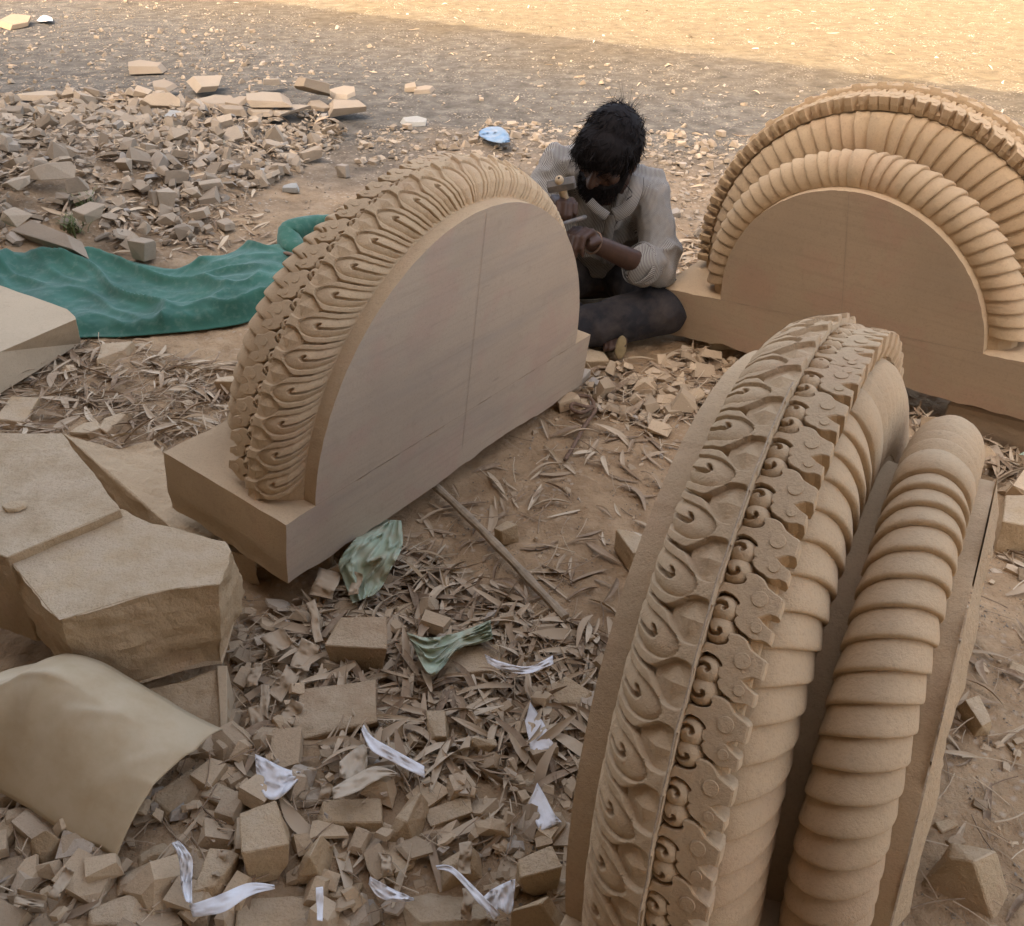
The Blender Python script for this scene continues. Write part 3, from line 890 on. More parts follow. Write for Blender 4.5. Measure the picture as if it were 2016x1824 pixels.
FIT = [  # box in the photograph, style, yaw, label
 ((470, 1574, 571, 1742), 'block', 0.12, 'tall upright sandstone block, foremost of the squared blocks in the rubble'),
 ((379, 1668, 470, 1780), 'block', 0.05, 'squared block left of the tall upright block'),
 ((576, 1635, 663, 1745), 'wedge', -0.3, 'tapered block leaning right of the tall upright block'),
 ((464, 1763, 622, 1850), 'block', 0.0, 'wide squared block below the tall upright block'),
 ((168, 1752, 322, 1860), 'wedge', 0.4, 'dusty wedge shaped block in front of the draped paper sheet'),
 ((227, 1693, 326, 1770), 'wedge', 0.2, 'low rounded lump of stone below the paper sheet corner'),
 ((296, 1512, 398, 1620), 'block', 0.6, 'rounded block tucked under the right corner of the paper sheet'),
 ((392, 1534, 480, 1600), 'block', -0.4, 'flat topped stone between the sawn edge block and the tall block'),
 ((-20, 1678, 60, 1742), 'block', 0.2, 'half hidden stone under the left end of the paper sheet, lower one'),
 ((-20, 1590, 50, 1676), 'block', 0.0, 'upright stone under the left end of the paper sheet, upper one'),
 ((60, 1632, 150, 1700), 'chip', 0.1, 'rounded stone in the shade below the paper sheet'),
 ((273, 1657, 338, 1714), 'wedge', 0.5, 'small angular stone right of the paper sheet bottom corner'),
 ((638, 1213, 764, 1334), 'block', -0.15, 'cube like dark faced block near the end of the left plinth'),
 ((575, 1337, 747, 1470), 'block', 0.45, 'broad pale block with a flat dusty top, below the cube like block'),
 ((872, 1266, 988, 1346), 'block', 0.25, 'low block against the crumpled green film'),
 ((1062, 1330, 1166, 1414), 'flat', 0.1, 'flat stone sunk in the dust beside the nearest carved stone'),
 ((755, 1553, 849, 1677), 'wedge', -0.35, 'pointed pyramid shaped stone in the middle of the rubble'),
 ((833, 1568, 932, 1638), 'block', 0.35, 'slope topped stone right of the pyramid shaped stone'),
 ((617, 1571, 757, 1643), 'block', 0.2, 'long rough stone left of the pyramid shaped stone'),
 ((1013, 1663, 1110, 1765), 'block', 0.3, 'rough lump with broken faces beside the foot of the nearest carving'),
 ((784, 1756, 966, 1860), 'chip', 0.1, 'broad domed stone at the bottom of the rubble'),
 ((857, 1663, 952, 1765), 'wedge', 0.2, 'slanting stone behind the broad domed stone'),
 ((774, 1176, 851, 1219), 'block', 0.3, 'small oblong brick of stone above the green film'),
 ((972, 1025, 1022, 1073), 'block', 0.4, 'small squared stone lying right of the wooden batten'),
 ((997, 1763, 1112, 1860), 'wedge', -0.2, 'wedge of stone at the bottom beside the nearest carving'),
 ((838, 1398, 886, 1478), 'block', 0.2, 'upright stone among dry leaves above the folded paper'),
 ((914, 1451, 981, 1502), 'chip', 0.3, 'dark rounded stone half buried in dry leaves'),
 ((1008, 1508, 1083, 1565), 'flat', 0.5, 'flat leaf shaped stone left of the lower white paper flake'),
 ((640, 1738, 716, 1776), 'flat', 0.1, 'thin flat stone right of the tapered block'),
 ((735, 1415, 796, 1473), 'chip', 0.1, 'stone lump right of the broad pale block'),
 ((1208, 1017, 1286, 1140), 'block', 0.2, 'squarish stone wedged against the far side of the nearest carving'),
 ((1810, 1658, 1985, 1816), 'wedge', -0.5, 'large jagged rock in the lower right corner'),
 ((1830, 1612, 1888, 1650), 'flat', 0.2, 'pale thin flake above the large jagged rock'),
 ((1880, 1265, 1953, 1450), 'block', 0.1, 'upright block behind the rough back of the nearest carving'),
 ((1950, 973, 2060, 1095), 'block', -0.4, 'dark angular rock at the right edge beside the nearest carving'),
 ((1935, 1010, 1968, 1074), 'block', 0.1, 'small stone left of the dark angular rock'),
 ((1975, 1300, 2030, 1345), 'flat', 0.1, 'flat reddish stone on the bare earth at the right edge'),
 ((135, 812, 210, 866), 'flat', 0.4, 'pale flat stone behind the ledged block'),
 ((195, 806, 265, 866), 'flat', -0.2, 'split pale stone behind the ledged block, right of the flat one'),
 ((232, 880, 330, 925), 'flat', 0.2, 'long thin flake lying behind the dusty slab'),
 ((-20, 770, 80, 850), 'flat', 0.3, 'long ridge backed stone below the thick sawn slab'),
 ((190, 672, 275, 730), 'flat', 0.1, 'broad pale flat stone at the lower edge of the green cloth'),
 ((420, 740, 478, 782), 'block', 0.2, 'dusty stone beside the petal rim of the left carving'),
 ((2, 985, 55, 1012), 'flat', 0.2, 'thin curled flake lying on the ledged block'),
]
for k, (b, st, yw, lb) in enumerate(FIT):
    z0 = 0.303 if 'thin curled' in lb else None
    fit_block(b, st, 300 + k, yw, 0.10, z0, None, 'stone_block', lb, None, 3, 0.0026)
# far heap: the slabs one can tell apart
HEAPFIT = [
 ((252, 117, 330, 147), 'pale pointed slab lying farthest back on the gravel'),
 ((28, 178, 140, 202), 'long thin slab on the gravel left of the heap'),
 ((272, 184, 362, 219), 'dark sloping slab at the left end of the slab pile'),
 ((366, 148, 438, 184), 'triangular slab at the back of the slab pile'),
 ((300, 150, 352, 182), 'rough lump behind the slab pile'),
 ((380, 186, 470, 215), 'long narrow slab in the slab pile'),
 ((332, 198, 368, 214), 'short pale slab at the front of the slab pile'),
 ((442, 180, 496, 212), 'square slab in the middle of the slab pile'),
 ((484, 180, 578, 212), 'broad six sided slab in the slab pile'),
 ((432, 205, 488, 230), 'wedge slab at the front of the slab pile, left one'),
 ((486, 207, 542, 231), 'wedge slab at the front of the slab pile, middle one'),
 ((528, 205, 614, 232), 'wide flat slab at the front of the slab pile'),
 ((578, 148, 650, 190), 'tan slab standing on edge in the slab pile'),
 ((604, 176, 652, 220), 'leaning slab right of the slab standing on edge'),
 ((518, 150, 556, 168), 'small pale slab at the back of the pile'),
 ((640, 168, 700, 196), 'brown slab lying across the right end of the pile'),
 ((646, 195, 722, 232), 'pale slab at the right end of the pile'),
 ((815, 166, 858, 188), 'flat five sided slab lying alone on the gravel'),
 ((796, 160, 822, 182), 'small triangular slab leaning on the lone five sided slab'),
 ((318, 216, 362, 240), 'grey flat slab in front of the slab pile'),
 ((38, 236, 96, 268), 'block shaped slab at the left of the heap, left one'),
 ((70, 238, 128, 262), 'thin slab beside the block shaped slab at the left'),
 ((130, 247, 188, 268), 'pale slab in the left heap, lower one of two'),
 ((142, 236, 186, 252), 'pale slab in the left heap, upper one of two'),
 ((30, 318, 150, 355), 'largest boulder in the left heap'),
 ((0, 345, 60, 376), 'boulder at the left edge of the heap'),
 ((128, 346, 176, 382), 'pointed block in the left heap'),
 ((140, 396, 208, 440), 'big angular block in the near part of the heap'),
 ((0, 408, 66, 448), 'rounded boulder at the near left of the heap'),
 ((20, 472, 178, 512), 'long cracked slab at the near edge of the heap'),
 ((250, 466, 308, 516), 'upright block at the near edge of the heap'),
 ((390, 356, 440, 376), 'brick shaped stone at the bare right edge of the heap'),
 ((356, 366, 398, 390), 'pale rounded stone left of the brick shaped stone'),
 ((368, 428, 404, 448), 'small flat block alone on the bare earth'),
 ((424, 428, 464, 456), 'lone squat stone on the bare earth, near the green cloth'),
 ((460, 358, 494, 374), 'wedge stone right of the brick shaped stone'),
 ((498, 330, 538, 352), 'grey flat stone on the bare earth, nearer one'),
 ((560, 300, 590, 325), 'dark flat stone at the right side of the heap'),
 ((660, 322, 690, 350), 'lone stone beyond the carving on the bare earth'),
 ((556, 358, 590, 380), 'thin tilted grey stone on the bare earth'),
]
for k, (b, lb) in enumerate(HEAPFIT):
    st = 'flat' if 'slab' in lb or 'flat' in lb or 'thin' in lb else ('wedge' if 'point' in lb or 'wedge' in lb else ('chip' if 'bould' in lb or 'round' in lb or 'lump' in lb else 'block'))
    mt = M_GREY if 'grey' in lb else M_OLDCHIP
    pile = b[1] < 235 and 260 < b[0] < 720
    c_ = at((b[0] + b[2]) / 2, b[3], 0)
    z0 = gz1(c_[0], c_[1]) + ((0.05 if b[3] < 215 else 0.025) if pile else 0.0)
    nm = 'stone_slab' if st == 'flat' else 'stone_block'
    fit_block(b, st, 500 + k, None, 0.5 if 'edge' in lb or 'leaning' in lb or 'sloping' in lb else (0.24 if pile else 0.12), z0, mt, nm, lb, 'slabs in the far pile' if pile else None, 1, 0.003)
# block propping the right carving
Ax = np.array(MAT_R)
bx = [Ax[:, :3] @ np.array(q_) + Ax[:, 3] for q_ in ((-0.30, DD - 0.02, -HP), (-0.75, DD - 0.02, -HP), (-0.75, 0.05, -HP), (-0.30, 0.05, -HP))]
bm = bmesh.new()
vs = [bm.verts.new((p_[0], p_[1], p_[2] - 0.012)) for p_ in bx] + [bm.verts.new((p_[0], p_[1], -0.03)) for p_ in bx]
for f_ in ((0, 1, 2, 3), (7, 6, 5, 4), (0, 4, 5, 1), (1, 5, 6, 2), (2, 6, 7, 3), (3, 7, 4, 0)): bm.faces.new([vs[i] for i in f_])
bmesh.ops.recalc_face_normals(bm, faces=bm.faces)
rough_bm(bm, 91, 3, 0.003, 14, 0.006)
tag(link('stone_block', bm_mesh(bm, 'stone_block'), M_DARKSTONE), 'dark squared block propping up the end of the carving behind the man', 'stone')
# packers under the other two
for k, (m_, xl, u_, lb) in enumerate(((MAT_L, -0.42, 0.20, 'packing stone under the near end of the left carving'), (MAT_L, 0.40, 0.18, 'packing stone under the far end of the left carving'), (MAT_R, 0.42, 0.18, 'packing stone under the end of the plinth beside the man'),
                                     (MAT_F, 0.40, 0.18, 'packing stone under the near end of the nearest carving'), (MAT_F, -0.40, 0.18, 'packing stone under the far end of the nearest carving'))):
    A_ = np.array(m_)
    p_ = A_[:, :3] @ np.array([xl, u_, -HP - 0.006]) + A_[:, 3]
    g0 = gz1(p_[0], p_[1]) - 0.02
    h_ = max(p_[2] - g0, 0.02)
    P = rand_rock(900 + k, 'block')
    P = P / np.array([1, P[:, 1].max() * 2, P[:, 2].max()]) * np.array([0.22, 0.2, h_])
    bm = hull(P); rough_bm(bm, 905 + k, 2, 0.002)
    o = link('packing_stone', bm_mesh(bm, 'packing_stone'), M_BLOCK); o.location = (p_[0], p_[1], g0)
    tag(o, lb, 'stone')
o = fit_block((786, 228, 840, 250), 'flat', 881, 0.2, 0.2, None, M_GREY, 'stone_slab', 'grey flat stone lying alone, left of the blue scrap', None, 1)
fit_block((-10, 26, 62, 60), 'flat', 882, 0.2, 0.1, None, M_DARKSTONE, 'stone_block', 'rough boulder on the gravel at the far left', None, 2)
fit_block((1105, 683 + 0, 1200, 730), 'flat', 883, 0.2, 0.1, None, None, 'stone_block', 'flat stone at the far foot of the left carving', None, 2)
# ------------------------------------------------------------------ litter: stone chips, gravel, dry leaves
FOOT = []
for m_, ext in ((MAT_L, 0.0), (MAT_R, 0.0), (MAT_F, 0.02)):
    A_ = np.array(m_)
    FOOT.append([tuple((A_[:, :3] @ np.array(c_) + A_[:, 3])[:2]) for c_ in ((-LH, 0, -HP), (LH, 0, -HP), (LH, DD + ext, -HP), (-LH, DD + ext, -HP))])
FOOT.append([tuple(at(x, y, 0.1)[:2]) for x, y in ((13, 1100), (237, 1003), (455, 1085), (440, 1308), (170, 1366))])
MANFOOT = [(-0.02, 2.62), (0.48, 2.62), (0.55, 2.85), (0.5, 3.25), (0.1, 3.25), (-0.05, 2.95)]
FOOT.append(MANFOOT)
FOOT.append(gp([(-60, 720), (-60, 548), (132, 608), (160, 650), (160, 676), (0, 776)]))
CLOTH_POLY = gp([(-80, 533), (60, 535), (215, 527), (345, 543), (470, 515), (575, 497), (560, 470), (600, 452), (680, 450), (700, 600), (520, 630), (300, 668), (150, 672), (-80, 680)])
FOOT.append(CLOTH_POLY)
def free(P):
    r = np.ones(len(P), bool)
    for f_ in FOOT: r &= ~inpoly(P, f_)
    for bx_, by_, br_ in BLOCKFEET: r &= (P[:, 0] - bx_) ** 2 + (P[:, 1] - by_) ** 2 > br_ * br_
    return r
SIL = [[(450, 850), (470, 700), (600, 470), (760, 350), (960, 325), (1090, 420), (1140, 560), (1160, 660), (1150, 750), (567, 1160), (312, 970), (312, 890)],
       [(1490, 690), (1660, 640), (1760, 700), (1930, 880), (1945, 970), (1890, 1500), (1770, 1830), (1105, 1830), (1300, 1000)],
       [(1300, 560), (1390, 470), (1480, 280), (1700, 180), (2020, 230), (2020, 830), (1320, 660)],
       [(1050, 300), (1130, 220), (1280, 220), (1330, 380), (1320, 680), (1150, 700)],
       [(-10, 850), (122, 850), (237, 1000), (455, 1085), (440, 1310), (170, 1366), (13, 1100)],
       [(-10, 1365), (60, 1320), (185, 1350), (385, 1480), (300, 1580), (225, 1690), (-10, 1560)]]
def shown(P):
    q = px(np.c_[P, 0.02 + 0 * P[:, 0]])
    r = (q[:, 0] > 0) & (q[:, 0] < 2016) & (q[:, 1] > 0) & (q[:, 1] < 1824)
    for s_ in SIL: r &= ~inpoly(q[:, :2], s_)
    return r, q[:, 2]
def scatter(poly, n, seed):
    r = np.random.default_rng(seed)
    a = np.array(poly)
    lo, hi = a.min(0), a.max(0)
    out = []
    tot = 0
    while tot < n:
        P = r.uniform(lo, hi, (n * 2, 2))
        P = P[inpoly(P, poly)]
        P = P[free(P)]
        if len(P) == 0: break
        out.append(P); tot += len(P)
    return np.concatenate(out)[:n]
def euler_m(ax, ay, az):
    n = len(ax)
    cx_, sx_, cy_, sy_, cz, sz = np.cos(ax), np.sin(ax), np.cos(ay), np.sin(ay), np.cos(az), np.sin(az)
    R = np.empty((n, 3, 3))
    R[:, 0, 0] = cz * cy_; R[:, 0, 1] = cz * sy_ * sx_ - sz * cx_; R[:, 0, 2] = cz * sy_ * cx_ + sz * sx_
    R[:, 1, 0] = sz * cy_; R[:, 1, 1] = sz * sy_ * sx_ + cz * cx_; R[:, 1, 2] = sz * sy_ * cx_ - cz * sx_
    R[:, 2, 0] = -sy_; R[:, 2, 1] = cy_ * sx_; R[:, 2, 2] = cy_ * cx_
    return R
def mass(name, protos, pos, eul, size, sel, mat, label, seed):
    """joins many small copies into one object"""
    r = np.random.default_rng(seed)
    R = euler_m(*eul.T)
    VV, LL, LS, TN, off, loff = [], [], [], [], 0, 0
    for k, me in enumerate(protos):
        idx = np.where(sel == k)[0]
        if not len(idx): continue
        v = np.array([q.co[:] for q in me.vertices])
        polys = [tuple(p_.vertices) for p_ in me.polygons]
        W = np.einsum('nij,vj->nvi', R[idx], v)
        W = W * 1.0
        W = np.einsum('nij,nvj->nvi', R[idx], v[None] * size[idx][:, None, :]) + pos[idx][:, None, :]
        nv = len(v)
        flat = np.concatenate([np.array(p_) for p_ in polys]); lens = np.array([len(p_) for p_ in polys])
        o_ = off + nv * np.arange(len(idx))
        VV.append(W.reshape(-1, 3))
        LL.append((flat[None, :] + o_[:, None]).ravel())
        LS.append(np.tile(lens, len(idx)))
        TN.append(np.repeat(r.uniform(0, 1, len(idx)), len(polys)))
        off += nv * len(idx)
    V, Li, Ln, T = np.concatenate(VV), np.concatenate(LL), np.concatenate(LS), np.concatenate(TN)
    me = bpy.data.meshes.new(name)
    me.vertices.add(len(V)); me.vertices.foreach_set('co', V.ravel().astype(np.float32))
    me.loops.add(len(Li)); me.loops.foreach_set('vertex_index', Li.astype(np.int32))
    me.polygons.add(len(Ln))
    st = np.r_[0, np.cumsum(Ln)[:-1]]
    me.polygons.foreach_set('loop_start', st.astype(np.int32))
    me.update(calc_edges=True)
    me.validate()
    me.polygons.foreach_set('use_smooth', [False] * len(me.polygons))
    set_tone(me, T)
    o = link(name, me, mat)
    return tag(o, label, kind='stuff')

def chip_proto(seed, style):
    P = rand_rock(seed, style)
    P = P / np.ptp(P, axis=0).max()
    P[:, :2] -= P[:, :2].mean(0)
    bm = hull(P)
    return bm_mesh(bm, 'stone_chip')
CHIPP = [chip_proto(700 + k, ('flat', 'flat', 'flat', 'flat', 'wedge', 'block')[k % 6]) for k in range(24)]
GRAVP = [chip_proto(760 + k, ('chip', 'flat')[k % 2]) for k in range(8)]
DIMP = [me.copy() for me in CHIPP]
for me in CHIPP: me.materials.append(M_CHIP)
for me in DIMP: me.materials.append(M_OLDCHIP)
LANDMARKS = [((at(350, 600)[:2]), 'the green cloth'), (at(540, 195)[:2], 'the far slab pile'), (at(975, 270)[:2], 'the blue plastic scrap'), (at(80, 335)[:2], 'the largest boulder of the heap'),
             (at(100, 490)[:2], 'the long cracked slab'), (at(170, 415)[:2], 'the big angular block of the heap'), (at(290, 1230)[:2], 'the ledged block'), (at(520, 1660)[:2], 'the tall upright block'),
             (at(120, 1660)[:2], 'the draped paper sheet'), (at(660, 1400)[:2], 'the broad pale block'), (at(700, 1270)[:2], 'the cube like dark block'), (at(900, 1250)[:2], 'the crumpled green film'),
             (at(730, 1120)[:2], 'the film under the left plinth'), (at(800, 1610)[:2], 'the pyramid shaped stone'), (at(1062, 1440)[:2], 'the upper white flake'), (at(1075, 1590)[:2], 'the lower white flake'),
             (at(990, 1090)[:2], 'the wooden batten'), (at(1215, 690)[:2], 'the seated man\'s foot'), (at(1400, 420)[:2], 'the seated man\'s back'), (at(1880, 1730)[:2], 'the large jagged rock'),
             (at(1920, 1360)[:2], 'the block behind the carving'), (at(1980, 1030)[:2], 'the dark angular rock'), (at(440, 366)[:2], 'the brick shaped stone'), (at(835, 178)[:2], 'the lone five sided slab'),
             (at(250, 700)[:2], 'the flat stone below the green cloth'), (at(200, 850)[:2], 'the flat stones behind the ledged block'), (at(880, 1790)[:2], 'the broad domed stone'), (at(1330, 720)[:2], 'the plinth beside the man'),
             (at(1850, 830)[:2], 'the prop block under the carving'), (at(690, 335)[:2], 'the lone stone beyond the carving'), (at(1060, 1710)[:2], 'the rough lump at bottom'), (at(60, 30)[:2], 'the far left boulder'),
             (at(80, 190)[:2], 'the long thin slab'), (at(540, 340)[:2], 'the grey flat stone on bare earth'), (at(1115, 370)[:2], 'the man\'s hammer arm')]
LMP = np.array([l[0] for l in LANDMARKS])
def near_label(P):
    d = np.hypot(*(LMP - P).T)
    return LANDMARKS[int(d.argmin())][1]
# (zone, count, size range, layers height, seed)
Z_BACK = gp([(700, 260), (1050, 240), (1500, 270), (1500, 540), (1330, 560), (1080, 380), (900, 335), (700, 330)])
Z_ALLBACK = gp([(-700, -10), (2100, 20), (2100, 200), (1500, 330), (1330, 480), (700, 420), (-700, 560)])
spec = [(Z_HEAP, 3000, (0.025, 0.11), 0.045, 1), (Z_HEAP, 1500, (0.014, 0.05), 0.02, 2), (Z_FORE, 820, (0.018, 0.062), 0.03, 3), (gp([(-200, 1560), (300, 1560), (480, 1480), (1120, 1560), (1120, 1900), (-200, 1900)]), 110, (0.05, 0.11), 0.015, 13), (Z_UNDER, 230, (0.018, 0.085), 0.025, 4),
        (Z_BEHINDF, 200, (0.03, 0.12), 0.03, 5), (Z_BACK, 1500, (0.012, 0.060), 0.01, 6), (Z_BETWEEN, 70, (0.008, 0.028), 0.002, 7), (Z_RIGHT, 130, (0.008, 0.04), 0.004, 8),
        (Z_LEAFMID, 90, (0.012, 0.05), 0.006, 9), (Z_ALLBACK, 2600, (0.012, 0.045), 0.004, 10), (gp([(-700, 60), (500, 60), (700, 200), (-700, 300)]), 1700, (0.012, 0.055), 0.004, 11)]
CP, CE, CS, CK = [], [], [], []
for poly, n, (s0, s1), lay, sd in spec:
    r = np.random.default_rng(1000 + sd)
    P = scatter(poly, n, 2000 + sd)
    P = P[(P @ EDGE_N < 6.3) | (r.uniform(0, 1, len(P)) < 0.12)]
    n = len(P)
    s = s0 + (s1 - s0) * r.uniform(0, 1, n) ** 2.6
    k = r.integers(0, len(CHIPP), n)
    z = gz(P[:, 0], P[:, 1]) + lay * r.uniform(0, 1, n) ** 1.5 - 0.12 * s
    sz = np.c_[s, s * r.uniform(0.75, 1.1, n), s * r.uniform(0.55, 1.0, n)]
    tl = 0.16 + 0.22 * (lay > 0.015)
    CP.append(np.c_[P, z]); CE.append(np.c_[r.normal(0, tl, n), r.normal(0, tl, n), r.uniform(0, 2 * PI, n)]); CS.append(sz); CK.append(k)
CP, CE, CS, CK = map(np.concatenate, (CP, CE, CS, CK))
vis, dep = shown(CP[:, :2])
score = np.where(vis, CS[:, 0] / dep, 0)
order = np.argsort(-score)
KEEP = order[:235]
rest = np.setdiff1d(np.arange(len(CP)), KEEP)
styles = ('flat', 'flat', 'thin', 'thin', 'wedge shaped', 'squarish')
used_lab = {}
for i in KEEP:
    o = bpy.data.objects.new('stone_chip', (DIMP if CP[i][1] > 3.25 else CHIPP)[CK[i]])
    COL.objects.link(o)
    o.location = CP[i]; o.rotation_euler = CE[i]; o.scale = CS[i]
    sz = CS[i][0]
    lm = near_label(CP[i][:2])
    word = 'tiny' if sz < 0.022 else 'small' if sz < 0.04 else 'medium sized' if sz < 0.065 else 'large'
    side = 'left of' if CP[i][0] < LMP[[l[1] for l in LANDMARKS].index(lm)][0] else 'right of'
    back = 'just behind' if CP[i][1] > LMP[[l[1] for l in LANDMARKS].index(lm)][1] + 0.15 else 'just in front of' if CP[i][1] < LMP[[l[1] for l in LANDMARKS].index(lm)][1] - 0.15 else side
    tag(o, f'{word} {styles[CK[i] % 6]} sandstone chip {back} {lm}', 'stone chip', f'chips of waste stone near {lm}')
old = rest[CP[rest][:, 1] > 3.25]; rest = rest[CP[rest][:, 1] <= 3.25]  # chips far enough back to take the darkened colour
mass('rubble', CHIPP, CP[rest], CE[rest], CS[rest], CK[rest], M_CHIPS, 'mass of small fresh sandstone chips around the carvings', 31)
mass('rubble', CHIPP, CP[old], CE[old], CS[old], CK[old], M_DIMCHIPS, 'mass of small weathered stone chips darkened against skylight over the far yard and heap', 35)
# gravel
GPs = []
r = np.random.default_rng(44)
for poly, n, s0, s1 in ((gp([(-900, 0), (2300, 0), (2300, 260), (1500, 340), (1330, 520), (1000, 420), (700, 440), (400, 500), (-900, 560)]), 26000, 0.004, 0.020), (Z_HEAP, 7000, 0.004, 0.018), (Z_BETWEEN, 2600, 0.002, 0.007), (Z_RIGHT, 2600, 0.002, 0.008),
                        (Z_LEAFMID, 1500, 0.003, 0.010), (Z_UNDER, 1200, 0.003, 0.013), (Z_FORE, 2500, 0.002, 0.010), (Z_BACK, 7000, 0.004, 0.018), (gp([(-900, 20), (600, 20), (800, 240), (-900, 300)]), 9000, 0.005, 0.022)):
    P = scatter(poly, n, int(r.integers(1e6)))
    P = P[(np.hypot(P[:, 0], P[:, 1]) < 11) & ((P @ EDGE_N < 6.4) | (r.uniform(0, 1, len(P)) < 0.1))]
    # clumps and bare patches
    d = fbm(np.c_[P * 1.6, 0 * P[:, 0]], 77, 3)
    P = P[d + r.uniform(-0.55, 0.55, len(P)) > -0.12]
    s = s0 + (s1 - s0) * r.uniform(0, 1, len(P)) ** 2
    GPs.append(np.c_[P, gz(P[:, 0], P[:, 1]) - 0.1 * s, s])
GPs = np.concatenate(GPs)
n = len(GPs)
mass('gravel', GRAVP, GPs[:, :3], np.c_[r.normal(0, .3, n), r.normal(0, .3, n), r.uniform(0, 6.28, n)], np.c_[GPs[:, 3], GPs[:, 3] * .85, GPs[:, 3] * .7], r.integers(0, len(GRAVP), n), M_GRAVEL, 'fine gravel and crushed stone over the earth', 32)

# dry bamboo-like leaves
def leaf_proto(seed):
    r = np.random.default_rng(seed)
    ns = 7
    x = np.linspace(0, 1, ns)
    w = np.sin(np.clip(x * 0.93 + 0.05, 0, 1) * PI) ** 0.8 * r.uniform(0.05, 0.085) + 0.004
    bend = r.uniform(-0.10, 0.16)
    tw = r.uniform(-0.9, 0.9)
    fold = r.uniform(0.15, 1.0)
    curve = r.uniform(-0.12, 0.12)
    V = []
    for i in range(ns):
        c_ = np.array([x[i] - 0.5, curve * math.sin(x[i] * PI), bend * math.sin(x[i] * PI) + 0.02])
        a = tw * (x[i] - 0.5)
        for sgn in (-1, 0, 1):
            yy, zz = sgn * w[i] * math.cos(fold * 0.8), abs(sgn) * w[i] * math.sin(fold * 0.8)
            V.append(c_ + np.array([0, yy * math.cos(a) - zz * math.sin(a), yy * math.sin(a) + zz * math.cos(a)]))
    F = grid_faces(ns, 3)
    return mesh_of('dry_leaf', V, F, True)
LEAFP = [leaf_proto(800 + k) for k in range(14)]
for me in LEAFP: me.materials.append(M_LEAF)
lspec = [(Z_FORE, 250, 0.012, 1, 0.25), (Z_LEAFMID, 520, 0.02, 2, 0.2), (Z_BETWEEN, 170, 0.004, 3, 0.1), (Z_UNDER, 70, 0.01, 4, 0.2), (Z_BEHINDF, 420, 0.04, 5, 0.3), (Z_HEAP, 700, 0.04, 6, 0.2), (Z_RIGHT, 60, 0.004, 7, 0.1),
         (gp([(560, 1100), (760, 1060), (1180, 1240), (1150, 1560), (700, 1560), (560, 1300)]), 900, 0.022, 8, 0.3), (gp([(200, 440), (480, 420), (560, 500), (300, 535), (200, 520)]), 160, 0.01, 9, 0.1), (Z_ALLBACK, 320, 0.004, 10, 0.1),
         (gp([(1320, 480), (1420, 470), (1400, 560), (1320, 560)]), 130, 0.01, 11, 0.1)]
CP, CE, CS, CK = [], [], [], []
for poly, n, lay, sd, tl in lspec:
    r = np.random.default_rng(3000 + sd)
    P = scatter(poly, n, 4000 + sd)
    n = len(P)
    s = r.uniform(0.045, 0.125, n) * (1.0 if sd != 10 else 0.8)
    z = gz(P[:, 0], P[:, 1]) + lay * r.uniform(0, 1, n) + 0.002
    CP.append(np.c_[P, z]); CE.append(np.c_[r.normal(0, tl + .25, n), r.normal(0, tl, n), r.uniform(0, 2 * PI, n)]); CS.append(np.c_[s, s * r.uniform(0.6, 1.3, n), s]); CK.append(r.integers(0, len(LEAFP), n))
CP, CE, CS, CK = map(np.concatenate, (CP, CE, CS, CK))
vis, dep = shown(CP[:, :2])
score = np.where(vis, CS[:, 0] / dep, 0)
order = np.argsort(-score)
KEEP = order[:290]
rest = np.setdiff1d(np.arange(len(CP)), KEEP)
for i in KEEP:
    o = bpy.data.objects.new('dry_leaf', LEAFP[CK[i]])
    COL.objects.link(o)
    o.location = CP[i]; o.rotation_euler = CE[i]; o.scale = CS[i]
    lm = near_label(CP[i][:2])
    ln = 'long' if CS[i][0] > 0.105 else 'short' if CS[i][0] < 0.08 else 'mid length'
    wd = 'broad' if CS[i][1] / CS[i][0] > 1.05 else 'narrow' if CS[i][1] / CS[i][0] < 0.8 else 'slender'
    yaw = CE[i][2] % PI
    di = 'pointing sideways' if yaw < 0.5 or yaw > 2.6 else 'pointing away' if 1.1 < yaw < 2.0 else 'lying aslant'
    tag(o, f'{ln} {wd} dry leaf {di} near {lm}', 'leaf', f'dry leaves near {lm}')
mass('leaf_litter', LEAFP, CP[rest], CE[rest], CS[rest], CK[rest], M_LEAVES, 'litter of smaller dry brown leaves and shreds', 33)
# straw and splinters
P = np.concatenate([scatter(Z_HEAP, 500, 61), scatter(Z_LEAFMID, 400, 62), scatter(Z_FORE, 700, 63), scatter(Z_BEHINDF, 300, 64), scatter(Z_UNDER, 160, 65), scatter(Z_BETWEEN, 160, 66), scatter(Z_RIGHT, 120, 67)])
r = np.random.default_rng(68)
n = len(P)
V, F = tube(np.c_[np.linspace(-.5, .5, 4), 0.04 * np.array([0, 1, 1, 0]), 0 * np.arange(4)], 0.016, 4)
SPL = [mesh_of('splinter', V, F)]
s = r.uniform(0.02, 0.09, n)
mass('splinters', SPL, np.c_[P, gz(P[:, 0], P[:, 1]) + r.uniform(0, 0.03, n) * (s < .1) + 0.002], np.c_[r.normal(0, .2, n), r.normal(0, .2, n), r.uniform(0, 6.28, n)], np.c_[s, s, s], np.zeros(n, int), M_LEAVES, 'thin dry stalks and splinters among the rubble', 34)
